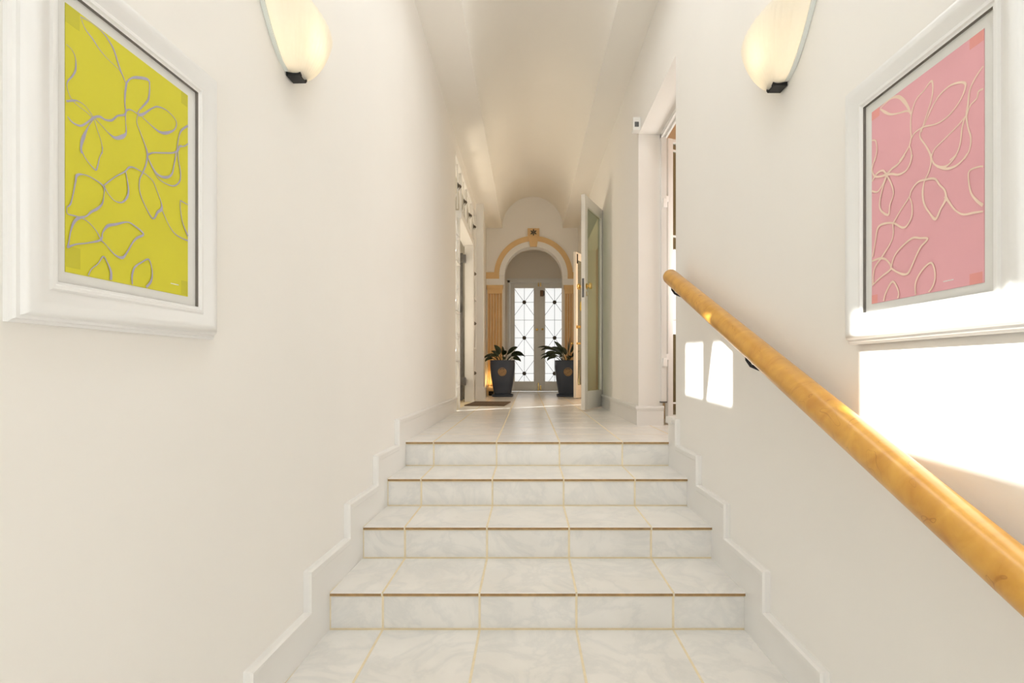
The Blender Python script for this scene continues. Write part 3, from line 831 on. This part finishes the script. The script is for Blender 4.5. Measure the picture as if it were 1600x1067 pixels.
# ------------------------------------------------------------------ glazed doors
def leaf(name, loc, rz, w, hh, stl, str_, top, bot, paint, glass, label, t=.044, arch=0.0):
    """door leaf: local x from 0 to w, z up; stl / str_ are stile widths at x=0 / x=w"""
    g = empty(name, loc, rz)
    tag(g, label, 'door', kind='structure')
    for a, b in ((0, stl), (w - str_, w)):
        box('stile', a, b, -t / 2, t / 2, 0, hh, paint, g, .003)
    box('rail', stl, w - str_, -t / 2, t / 2, 0, bot, paint, g, .003)
    if arch:
        bm = bmesh.new()
        n = 10
        lo = [(stl + (w - stl - str_) * k / n, hh - top - arch * (abs(2 * k / n - 1)) ** 2) for k in range(n + 1)]
        for p, q in zip(lo, lo[1:]):
            add_prism(bm, [p, q, (q[0], hh), (p[0], hh)], lambda a, b, h: (a, h, b), -t / 2, t / 2)
        bmesh.ops.remove_doubles(bm, verts=bm.verts, dist=1e-5)
        obj('rail', bm, paint, g)
    else:
        box('rail', stl, w - str_, -t / 2, t / 2, hh - top, hh, paint, g, .003)
    box('pane', stl - .004, w - str_ + .004, -.004, .004, bot - .004, hh - top + .004, glass, g)
    for a, b, c, d in ((stl, stl + .008, bot, hh - top), (w - str_ - .008, w - str_, bot, hh - top)):
        box('bead', a, b, -t / 2 + .006, t / 2 - .006, c, d, paint, g)
    return g
def knob(parent, x, y, z, s, r=.026, m=BRASS):
    """door knob with rose, sticking out along local y in direction s"""
    k = lathe('knob', [(r * .95, 0), (r * .95, .006), (r * .4, .010), (r * .35, .026), (r * .9, .034), (r, .046), (r * .85, .058), (r * .3, .062)],
              m, parent, (x, y, z), (0, s, 0), 16)
    return k

# double door at the far end
DB = LAND + .006
DH = Z(1.846) - DB
BOT, TOPR = Z(-.244) - DB, Z(1.846) - Z(1.738)
END = []
for nm, x0, stl, str_, lab in (('door_1', -.381, .091, .112, 'fully visible white door leaf with barred frosted glass under the arch'),
                               ('door_2', .245, .109, .094, 'white door leaf with barred frosted glass half hidden by the open door')):
    w = .625
    g = leaf(nm, (x0, DOOR_Y + .03, DB), 0, w, DH, stl, str_, TOPR, BOT, DOORWHITE, FROST, lab)
    gx0, gx1 = stl, w - str_
    gz0, gz1 = BOT, DH - TOPR
    cx = (gx0 + gx1) / 2
    zr = [Z((578 - v) * DOOR_Y / FPX) - DB for v in (472, 527.8, 583.5)]
    mids = [(zr[0] + zr[1]) / 2, (zr[1] + zr[2]) / 2]
    yb = -.012
    tube('glazing_bar', [(cx, yb, gz0), (cx, yb, gz1)], .0042, STEEL, g, 6)
    for zz in zr + mids:
        tube('glazing_bar', [(gx0, yb, zz), (gx1, yb, zz)], .0042, STEEL, g, 6)
    for zz in zr:
        for sx in (-1, 1):
            for sz in (-1, 1):
                ex = gx0 if sx < 0 else gx1
                dz = .285
                zt_ = zz + sz * dz
                if zt_ < gz0:
                    f = (zz - gz0) / dz; ex = cx + (ex - cx) * f; zt_ = gz0
                if zt_ > gz1:
                    f = (gz1 - zz) / dz; ex = cx + (ex - cx) * f; zt_ = gz1
                tube('glazing_bar', [(cx, yb, zz), (ex, yb, zt_)], .0042, STEEL, g, 6)
        lathe('rosette', [(.042, 0), (.042, .006), (.034, .012), (.018, .014), (.012, .018), (.003, .019)], BRONZE, g, (cx, yb + .006, zz), (0, -1, 0), 18)
    END.append(g)
d1, d2 = END
knob(d1, .57, -.022, Z((578 - 515) * DOOR_Y / FPX) - DB, -1, .026)
knob(d2, .062, -.022, Z((578 - 514.5) * DOOR_Y / FPX) - DB, -1, .022)
for dd, x in ((d1, .603), (d2, .022)):
    box('bolt', x - .012, x + .012, -.034, -.022, DH - .075, DH + .005, BRASS, dd, .002)
    lathe('bolt_knob', [(.01, 0), (.008, .012), (.014, .02), (.004, .028)], BRASS, dd, (x, -.034, DH - .05), (0, -1, 0), 10)
    box('bolt', x - .012, x + .012, -.034, -.022, .01, .18 if dd is d1 else .12, BRASS, dd, .002)
    lathe('bolt_knob', [(.01, 0), (.008, .012), (.014, .02), (.004, .028)], BRASS, dd, (x, -.034, .09), (0, -1, 0), 10)
lk = box('lock_case', .012, .082, -.05, -.022, Z((578 - 463) * DOOR_Y / FPX) - DB, Z((578 - 455) * DOOR_Y / FPX) - DB + .02, LOCKBROWN, d2, .004)
box('lock_case', .075, .105, -.044, -.022, Z((578 - 462) * DOOR_Y / FPX) - DB, Z((578 - 456) * DOOR_Y / FPX) - DB + .02, STEEL, d2, .003)
# frame of the double door
bm = bmesh.new()
for a, b in ((DX0, -.384), (.873, DX1)):
    add_box(bm, a - .03, b, DOOR_Y - .02, DOOR_Y + .10, LAND - .005, DZ1)
add_box(bm, DX0 - .03, DX1 + .03, DOOR_Y - .02, DOOR_Y + .10, DH + DB + .004, DZ1 + .02)
add_box(bm, DX0 - .05, DX1 + .05, DOOR_Y - .035, DOOR_Y + .0, DZ1 + .0, DZ1 + .035)
tag(obj('trim_1', bm, DOORWHITE), 'white frame and ledge around the double glazed door', 'door frame', kind='structure')

# open glazed leaf on the right of the passage
p_free, p_hinge = Vector((.610, 5.85)), Vector((.912, 6.50))
dv = p_free - p_hinge
rz = math.atan2(dv.y, dv.x)
W3, H3 = dv.length, 2.39
d3 = leaf('door_3', (p_hinge.x, p_hinge.y, LAND + .012), rz, W3, H3, .10, .10, .115, .205, DOORWHITE, CLEAR, 'tall ivory glazed door leaf standing open into the passage', t=.045)
# local +y after this rotation faces the wall side; the camera sees the -y / free edge side
zk = Z(.935) - LAND - .012
for s in (-1, 1):
    knob(d3, W3 - .055, s * .0225, zk, s, .036)
    box('key_plate', W3 - .068, W3 - .042, s * .0225 - .0015, s * .0225 + .0015, zk - .11, zk - .06, BRASS, d3)
box('lock_plate', W3 - .001, W3 + .0015, -.012, .012, zk - .13, zk + .08, STEEL, d3)
for zz in (.25, 1.70, 2.2):
    lathe('hinge', [(.009, 0), (.009, .1)], STEEL, d3, (-.004, .018, zz), (0, 0, 1), 10)
cord = tube('key_cord', [(W3 - .055, -.03, zk - .08), (W3 - .055, -.038, zk - .12), (W3 - .055, -.036, zk - .17)], .004, REDCORD, d3, 6)
lathe('key_tassel', [(.006, .0), (.016, -.03), (.02, -.09), (.016, -.11), (.004, -.115)][::-1], TASSEL, d3, (W3 - .055, -.036, zk - .16), (0, 0, 1), 12)
tube('hook_rod', [(.10, -.024, .19), (.10, -.05, .19), (.10, -.05, .14)], .005, STEEL, d3, 6)

# its partner leaf further back, mostly behind the first
q_free, q_hinge = Vector((.735, 8.30)), Vector((.905, 8.60))
dv = q_free - q_hinge
d4 = leaf('door_4', (q_hinge.x, q_hinge.y, LAND + .012), math.atan2(dv.y, dv.x), dv.length, 2.30, .05, .07, .115, .205, DOORWHITE, CLEAR,
          'ivory glazed door leaf just behind the open one beside the potted plant')
W4 = dv.length
box('bolt', W4 - .05, W4 - .03, .022, .034, 2.12, 2.27, DARK, d4, .002)
knob(d4, W4 - .035, .0225, 1.12, 1, .028)
knob(d4, W4 - .035, .0225, .86, 1, .02)
knob(d4, W4 - .035, -.0225, .86, -1, .02)
bm = bmesh.new()
add_box(bm, XR - .012, XR + .20, D2[0] - .02, D2[0] + .012, LAND, D2[2])
add_box(bm, XR - .012, XR + .20, D2[1] - .012, D2[1] + .02, LAND, D2[2])
add_box(bm, XR - .012, XR + .20, D2[0] - .02, D2[1] + .02, D2[2] - .012, D2[2] + .03)
tag(obj('trim_2', bm, DOORWHITE), 'ivory frame of the doorway behind the open glazed leaf', 'door frame', kind='structure')

# doorway near the top of the stairs: reveal trim, hinges and the door standing open in the room
tr = empty('trim_3', (1.09, D1[1], LAND))
tag(tr, 'white moulded frame inside the doorway at the top of the stairs', 'door frame', kind='structure')
hz = D1[2] - LAND
box('jamb_strip', 0, .045, -.03, .01, .195, hz, WHITE, tr, .003)
box('jamb_foot', -.006, .048, -.034, .01, .187, .197, STEEL, tr)
bm = bmesh.new()
Lh = D1[1] - D1[0]
for a, b, c, d in ((0, .015, -.035, 0), (.015, .035, -.025, 0), (.035, .05, -.04, 0)):
    add_box(bm, a, b, -Lh, 0, hz + c, hz + d)
obj('head_moulding', bm, WHITE, tr)
dl = Vector((.95, .42))
d5 = leaf('door_5', (1.150, D1[1] + .03, LAND + .012), math.atan2(dl.y, dl.x), .80, 2.36, .045, .09, .03, .07, WHITE, CLEAR,
          'white glazed door leaf swung into the side room behind the handrail end')
for v in (240, 372, 500, 629):
    zz = Z((578 - v) * 4.46 / FPX) - LAND - .012
    box('glazing_bar', .045, .71, -.014, .014, zz - .007, zz + .007, WHITE, d5)
for v in (318, 566):
    zz = Z((578 - v) * 4.33 / FPX) - LAND - .012
    box('hinge', -.075, -.035, -.055, -.02, zz - .035, zz + .035, WHITE, d5, .003)
    box('hinge', -.04, -.004, -.03, .0, zz + .02, zz + .07, WHITE, d5, .003)

# small motion sensor at the corner of the doorway
s = empty('motion_sensor', (XR, 4.29, Z(1.99)))
tag(s, 'small white motion sensor with a grey lens beside the doorway head', 'sensor')
box('body', -.062, 0, -.03, .045, -.052, .052, PLASTIC, s, .006)
bm = bmesh.new(); add_box(bm, -.05, -.016, -.0335, -.029, -.028, .012, 0, .002)
obj('lens', bm, LENS, s, smooth=True)
# ------------------------------------------------------------------ arch surround
ar = empty('trim_4', (ACX, ARCH_Y, LAND))
tag(ar, 'ochre and white arch surround with keystone and fluted pilasters', 'arch trim', kind='structure')
def arc_ring(name, r0, r1, y0, y1, m, a0=0.0, a1=math.pi, n=44):
    bm = bmesh.new()
    zc = ACZ - LAND
    for k in range(n):
        t0, t1 = a0 + (a1 - a0) * k / n, a0 + (a1 - a0) * (k + 1) / n
        pts = [(r0 * math.cos(t0), zc + r0 * math.sin(t0)), (r1 * math.cos(t0), zc + r1 * math.sin(t0)),
               (r1 * math.cos(t1), zc + r1 * math.sin(t1)), (r0 * math.cos(t1), zc + r0 * math.sin(t1))]
        add_prism(bm, pts, lambda a, b, h: (a, h, b), y0, y1)
    bmesh.ops.remove_doubles(bm, verts=bm.verts, dist=1e-5)
    # drop the faces between neighbouring segments
    return obj(name, bm, m, ar)
arc_ring('ochre_ring', .6225, .715, -.030, .01, OCHRE)
arc_ring('white_ring', AR - .004, .6225, -.018, .01, WHITE)
zs = ACZ - LAND
WLX, WRX = -.76 - ACX, XR - ACX           # side walls relative to the arch centre
for sgn, xw in ((-1, WLX), (1, WRX)):
    a, b = sorted((sgn * .6225, xw))
    a2, b2 = sorted((sgn * (AR - .004), xw))
    box('ochre_return', a, b, -.0285, .01, zs - .064, zs + .057, OCHRE, ar)
    bm = bmesh.new()
    add_box(bm, a2, b2, -.034, .01, zs - .150, zs - .064)
    add_box(bm, a2 - .0, b2, -.048, .01, zs - .178, zs - .150)
    obj('entablature', bm, WHITE, ar)
    x0, x1 = sorted((sgn * .553, sgn * .846))
    x0, x1 = max(x0, WLX), min(x1, WRX)
    cap = bmesh.new()
    add_box(cap, x0 - .0, x1, -.060, .01, zs - .235, zs - .180)
    add_box(cap, x0 + .006, x1 - .006, -.048, .01, zs - .265, zs - .235)
    add_box(cap, x0 + .012, x1 - .012, -.040, .01, zs - .335, zs - .265)
    obj('capital', cap, OCHRE, ar)
    bm = bmesh.new()
    wdt = x1 - x0 - .02
    n, F = 5, 6
    pts = [(x0 + .010, .01)]
    edge = .012
    fw = (wdt - edge * (n + 1)) / n
    x = x0 + .010
    pts.append((x, -.034))
    for k in range(n):
        x += edge; pts.append((x, -.034))
        for j in range(1, F):
            t = math.pi * j / F
            pts.append((x + fw * (1 - math.cos(t)) / 2, -.034 + .032 * math.sin(t)))
        x += fw; pts.append((x, -.034))
    pts.append((x + edge, -.034)); pts.append((x + edge, .01))
    add_prism(bm, pts, lambda a, b, h: (a, b, h), .16, zs - .335)
    for f_ in bm.faces:                          # grooves get the ochre material, the ridges the cream one
        if len(f_.verts) == 4 and min(v.co.y for v in f_.verts) > -.0339 and max(v.co.y for v in f_.verts) < .009: f_.material_index = 1
        elif len(f_.verts) == 4 and any(v.co.y > -.033 for v in f_.verts) and max(v.co.y for v in f_.verts) < .009: f_.material_index = 1
    obj('fluted_pilaster', bm, [RIDGE, OCHRE], ar)
    bm = bmesh.new()
    add_box(bm, x0 - .004, x1, -.055, .01, 0, .13)
    add_box(bm, x0 + .004, x1 - .004, -.046, .01, .13, .16)
    obj('pilaster_base', bm, OCHREPALE, ar)
    tube('jamb_bead', [(sgn * (AR + .006), -.006, .0), (sgn * (AR + .006), -.006, zs - .178)], .011, WHITE, ar, 8)
bm = bmesh.new()
kz0, kz1, kz2, kz3 = zs + .521, zs + .690, zs + .720, zs + .842
ff = lambda a, b, h: (a, h, b)
add_prism(bm, [(-.062, kz0), (.062, kz0), (.088, kz1), (-.088, kz1)], ff, -.055, .01)
add_prism(bm, [(-.088, kz1), (.088, kz1), (.106, kz2), (.106, kz3), (-.106, kz3), (-.106, kz2)], ff, -.068, .01)
ks = obj('keystone', bm, OCHRE, ar)
bm = bmesh.new()
for k in range(6):
    t = math.pi * 2 * k / 6 + math.pi / 6
    c, s_ = math.cos(t), math.sin(t)
    R_ = .066
    kc = (kz1 + kz3) / 2
    add_prism(bm, [(0, kc), (c * R_ * .5 - s_ * .014, kc + s_ * R_ * .5 + c * .014), (c * R_, kc + s_ * R_), (c * R_ * .5 + s_ * .014, kc + s_ * R_ * .5 - c * .014)],
              ff, -.082, -.066)
obj('keystone_flower', bm, BRONZE, ks)

# white pillar where the trellis ends
bm = bmesh.new()
add_box(bm, -.88, -.695, 8.20, 8.42, LAND - .002, CEIL_Z + .02)
add_box(bm, -.885, -.672, 8.175, 8.445, LAND - .002, LAND + .17)
add_box(bm, -.883, -.682, 8.187, 8.433, LAND + .17, LAND + .19)
tag(obj('trim_5', bm, WHITE), 'square white pillar with plinth between trellis and arch', 'pillar', kind='structure')

# ------------------------------------------------------------------ trellis screen in the left wall
sc = empty('trellis_screen', (-.80, 5.8, LAND))
tag(sc, 'white metal trellis screen with dark rosettes around the side entrance', 'screen')
HD = Z(1.78) - LAND                       # door head
HT = Z(2.42) - LAND                       # top of the screen
YN0, YN1, YF0, YF1 = 0.0, .43, 1.85, 2.38  # near side light, far side light (local y)
def post(y0, y1, z0, z1, x0=-.05, x1=.0):
    return box('post', x0, x1, y0, y1, z0, z1, WHITE, sc, .003)
post(YN0, YN0 + .035, 0, HT)
post(YF1 - .03, YF1, 0, HT)
post(YN1 - .05, YN1, 0, HD + .0, -.10, .0)
jf = box('post', -.105, .022, YF0 - .11, YF0, 0, HD, WHITE, sc, .004)
box('door_head', -.13, .022, YN1 - .05, YF0, HD, HD + .09, WHITE, sc, .004)
box('top_rail', -.05, .0, YN0, YF1, HT - .035, HT, WHITE, sc, .003)
def xbar(p, q, r=.007): return tube('bar', [p, q], r, WHITE, sc, 6)
def rosette(y, z, m=BRONZE, r=.045):
    lathe('rosette', [(r, -.012), (r, -.004), (r * .55, .010), (r * .25, .024), (.003, .028)], m, sc, (.0, y, z), (1, 0, 0), 14)
def diamonds(y0, y1, z0, z1, n, m=BRONZE):
    """lattice of crossing bars bowed towards the passage, a rosette at every crossing"""
    hstep = (z1 - z0) / n
    ym = (y0 + y1) / 2
    tube('bar', [(-.02, ym, z0), (-.02, ym, z1)], .007, WHITE, sc, 6)
    for k in range(n):
        a, b = z0 + hstep * k, z0 + hstep * (k + 1)
        c = (a + b) / 2
        for yy in (y0, y1):
            for zz in (a, b):
                tube('bar', [(-.022, yy, zz), (-.004, (yy + ym) / 2, (zz + c) / 2), (.002, ym, c)], .007, WHITE, sc, 6)
        rosette(ym, c, m)
        if k: box('cross_bar', -.03, .008, y0, y1, a - .008, a + .008, WHITE, sc)
diamonds(YN0 + .035, YN1 - .05, .0, HD, 4, WHITE)
zr_ = [Z((578 - v) * 7.95 / FPX) - LAND for v in (583, 507.5, 429)]
diamonds(YF0, YF1 - .03, zr_[0] - .37, zr_[2] + .37, 3)
for k in range(4):
    y0 = YN0 + .035 + (YF1 - YN0 - .065) * k / 4
    y1 = YN0 + .035 + (YF1 - YN0 - .065) * (k + 1) / 4
    diamonds(y0, y1, HD + .09, HT - .035, 1)
    if k: post(y0 - .012, y0 + .012, HD + .09, HT, -.04, -.005)
# dark security gate folded back into the lobby
ga = empty('security_gate', (-.93, 7.54, LAND + .02))
tag(ga, 'dark steel gate folded back inside the trellis entrance', 'gate')
for a, b, c, d in ((-.70, -.66, 0, 2.1), (-.04, 0, 0, 2.1), (-.66, -.04, 0, .05), (-.66, -.04, 2.05, 2.1), (-.66, -.04, 1.0, 1.06)):
    box('gate_bar', a, b, -.02, .02, c, d, STEEL, ga)
box('sheet', -.66, -.04, -.005, .005, .05, 2.05, DARKGLASS, ga)
for v in (402, 596):
    zz = Z((578 - v) * 7.4 / FPX) - LAND - .02
    box('hinge_block', -.055, .05, -.075, -.028, zz - .055, zz + .055, STEEL, ga, .003)
box('gate_lock', -.10, -.03, -.06, -.02, 1.25, 1.36, DARK, ga, .003)

# ------------------------------------------------------------------ door mat
bm = bmesh.new()
add_box(bm, -.255, .255, -.40, .40, 0, .012, 0, .004)
m_ = obj('door_mat', bm, COIR, smooth=True)
m_.location = (-.525, 7.06, LAND); m_.rotation_euler = (0, 0, math.radians(-4))
tag(m_, 'brown coir door mat on the tiles below the trellis entrance', 'door mat')

# ------------------------------------------------------------------ potted plants
def leaf_blade(bm, base, az, length, lift, droop, width, twist):
    """stalk plus pointed blade, arching up then over"""
    d = Vector((math.cos(az), math.sin(az), 0))
    P = []
    n = 12
    pos = Vector(base); ang_ = lift
    step = length / n
    for k in range(n + 1):
        P.append(pos.copy())
        pos = pos + (d * math.cos(ang_) + Vector((0, 0, 1)) * math.sin(ang_)) * step
        ang_ -= droop / n * (0.4 + 1.2 * k / n)
    side = Vector((-d.y, d.x, 0))
    s0 = 5
    add_tube(bm, P[:s0 + 1], .004, 5)
    rows = []
    for k in range(s0, n + 1):
        t = (k - s0) / (n - s0)
        w = width * (math.sin(math.pi * min(t ** .75, 1)) ** .8 if 0 < t < 1 else 0) + .0008
        dirn = (P[min(k + 1, n)] - P[k - 1]).normalized()
        nrm = side.cross(dirn).normalized()
        sd = (side * math.cos(twist) + nrm * math.sin(twist)).normalized()
        cup = sd.cross(dirn).normalized() * (w * .28)
        rows.append([bm.verts.new(P[k] + sd * w + cup), bm.verts.new(P[k] + sd * w * .5 + cup * .35), bm.verts.new(P[k]),
                     bm.verts.new(P[k] - sd * w * .5 + cup * .35), bm.verts.new(P[k] - sd * w + cup)])
    for a, b in zip(rows, rows[1:]):
        for k in range(4):
            bm.faces.new([a[k], a[k + 1], b[k + 1], b[k]])
def pot_plant(loc, label, leaves):
    g = empty('potted_plant', loc)
    tag(g, label, 'potted plant', 'tall pots flanking the arch')
    # square-shouldered vase with rounded corners, tapering to the foot
    H_ = .575
    prof = [(.142, .0), (.150, .03), (.165, .12), (.186, .25), (.200, .36), (.207, .44), (.209, .51), (.207, .560), (.209, .562), (.209, H_), (.196, H_), (.192, H_ - .03), (.190, H_ - .05)]
    bm = bmesh.new()
    n = 40
    rings = []
    for r_, z_ in prof:
        ring = []
        for k in range(n):
            t = 2 * math.pi * k / n
            c, s_ = math.cos(t), math.sin(t)
            e = 5.0
            q = (abs(c) ** e + abs(s_) ** e) ** (-1 / e)
            ring.append(bm.verts.new((r_ * q * c, r_ * q * s_, z_)))
        rings.append(ring)
    for a, b in zip(rings, rings[1:]):
        for k in range(n):
            bm.faces.new([a[k], a[(k + 1) % n], b[(k + 1) % n], b[k]])
    bm.faces.new(rings[0][::-1])
    pot = obj('pot', bm, POT, g, smooth=True, loc=(0, 0, .045))
    mz = .38
    my = -.206
    lathe('medallion', [(.074, -.012), (.074, .003), (.066, .008), (.060, .004), (.048, .004), (.044, .009), (.022, .009), (.020, .004), (.010, .004), (.008, .011), (.002, .012)],
          MEDAL, pot, (0, my + .006, mz), (0, -1, -.03), 24)
    bm = bmesh.new()
    for k in range(8):
        t = 2 * math.pi * k / 8
        add_box(bm, .052 * math.cos(t) - .005, .052 * math.cos(t) + .005, my - .007, my, mz + .052 * math.sin(t) - .005, mz + .052 * math.sin(t) + .005)
    obj('medallion_beads', bm, MEDAL, pot)
    bm = bmesh.new()
    sp = [(.165, 0), (.178, .004), (.182, .035), (.176, .042), (.168, .040), (.160, .014)]
    rings = []
    for r_, z_ in sp:
        rings.append([bm.verts.new((r_ * q[0], r_ * q[1], z_)) for q in
                      [((abs(math.cos(t)) ** 6 + abs(math.sin(t)) ** 6) ** (-1 / 6) * math.cos(t), (abs(math.cos(t)) ** 6 + abs(math.sin(t)) ** 6) ** (-1 / 6) * math.sin(t))
                       for t in [2 * math.pi * k / 32 for k in range(32)]]])
    for a, b in zip(rings, rings[1:]):
        for k in range(32):
            bm.faces.new([a[k], a[(k + 1) % 32], b[(k + 1) % 32], b[k]])
    bm.faces.new(rings[0][::-1]); bm.faces.new(rings[-1])
    obj('saucer', bm, POT, g, smooth=True)
    lathe('soil', [(.185, .0), (.185, .02), (.10, .035), (.003, .04)], SOIL, g, (0, 0, .555), (0, 0, 1), 20)
    for (bx_, by_, az, ln, lift, droop, wd, tw) in leaves:
        bm = bmesh.new()
        leaf_blade(bm, (bx_, by_, .575), math.radians(az), ln, math.radians(lift), math.radians(droop), wd, math.radians(tw))
        obj('leaf', bm, LEAF, g, smooth='all')
    return g
LP = [(-.05, -.08, 185, .36, 62, 150, .030, 50), (-.06, .0, 170, .33, 75, 150, .034, -40), (-.02, -.06, 150, .36, 84, 60, .045, 70),
      (.0, .02, 100, .32, 85, 40, .040, 60), (.03, -.05, 20, .40, 78, 90, .045, 60), (.05, -.06, 5, .40, 66, 125, .036, 60),
      (.06, .0, 350, .42, 60, 130, .034, 45), (.02, -.1, 275, .30, 60, 150, .04, 10), (.06, -.1, 330, .36, 62, 150, .036, 20),
      (-.06, -.1, 230, .32, 66, 150, .034, 20), (.03, .05, 60, .34, 74, 80, .040, 40), (-.04, .06, 130, .33, 70, 90, .036, 40),
      (-.10, -.06, 195, .26, 58, 160, .03, 30), (.08, -.04, 345, .30, 50, 140, .034, 70), (0, -.1, 290, .34, 78, 110, .04, 20), (-.02, -.04, 215, .30, 70, 120, .036, 40)]
RP = [(-.04, -.05, 182, .60, 62, 100, .032, 40), (-.05, -.03, 176, .55, 70, 130, .034, 50), (-.04, -.06, 190, .50, 50, 105, .034, 30),
      (-.02, -.04, 172, .40, 76, 85, .038, 70), (.01, -.05, 60, .48, 86, 20, .042, 70), (.03, -.04, 15, .42, 82, 30, .034, 60),
      (.02, -.05, 0, .30, 70, 70, .034, 60), (.0, -.1, 270, .30, 62, 150, .036, 10), (-.08, -.08, 215, .36, 60, 140, .036, 30),
      (-.03, .03, 150, .46, 80, 60, .036, 60), (.02, .04, 60, .34, 76, 40, .034, 50), (-.05, .0, 185, .44, 55, 135, .036, 60),
      (.0, -.09, 290, .28, 64, 130, .036, 20), (-.1, -.06, 200, .34, 55, 150, .034, 40), (.0, -.02, 120, .34, 80, 60, .036, 50)]
LP += [(-.08, -.02, 178, .30, 70, 130, .026, 55), (-.03, -.09, 160, .30, 80, 95, .03, 60), (.04, -.09, 15, .34, 84, 100, .032, 50),
       (.08, -.08, 350, .34, 72, 150, .028, 40), (.01, -.05, 110, .30, 88, 30, .034, 75), (-.07, -.07, 205, .30, 50, 140, .028, 60)]
RP += [(-.06, -.07, 186, .42, 66, 120, .028, 55), (-.02, -.08, 175, .34, 72, 110, .030, 45), (.0, -.07, 80, .40, 82, 30, .034, 70),
       (-.07, -.04, 195, .46, 45, 110, .028, 40), (.01, -.09, 20, .26, 70, 80, .03, 50), (-.03, -.09, 240, .30, 66, 140, .03, 30)]
PY = 9.07
pot_plant((-.434, PY, LAND), 'dark slate square pot of drooping green leaves beside the white pillar', LP)
pot_plant((.672, PY, LAND), 'dark slate square pot of taller green leaves behind the open door', RP)

# ------------------------------------------------------------------ small up-lights on the floor behind the pots
def uplight(loc, label):
    g = empty('floor_uplight', loc)
    tag(g, label, 'floor lamp', 'up-lights behind the pots')
    lathe('housing', [(.040, 0), (.045, .01), (.045, .07), (.040, .075), (.036, .06), (.002, .055)], DARK, g, n=16)
    lathe('lens', [(.034, .060), (.034, .064), (.002, .066)], MATS['lamp_bulb'], g, n=16)
    d = bpy.data.lights.new('uplight_lamp', 'SPOT')
    d.energy = 7; d.color = (1, .62, .22); d.spot_size = math.radians(110); d.spot_blend = .8; d.shadow_soft_size = .03
    l = bpy.data.objects.new('uplight_lamp', d); COL.objects.link(l); l.parent = g; l.location = (0, 0, .085)
    l.rotation_euler = (math.pi - .25, 0, 0)
uplight((-.66, 9.42, LAND), 'small dark up-light behind the pot beside the white pillar')
uplight((.80, 9.42, LAND), 'small dark up-light behind the pot by the open door')
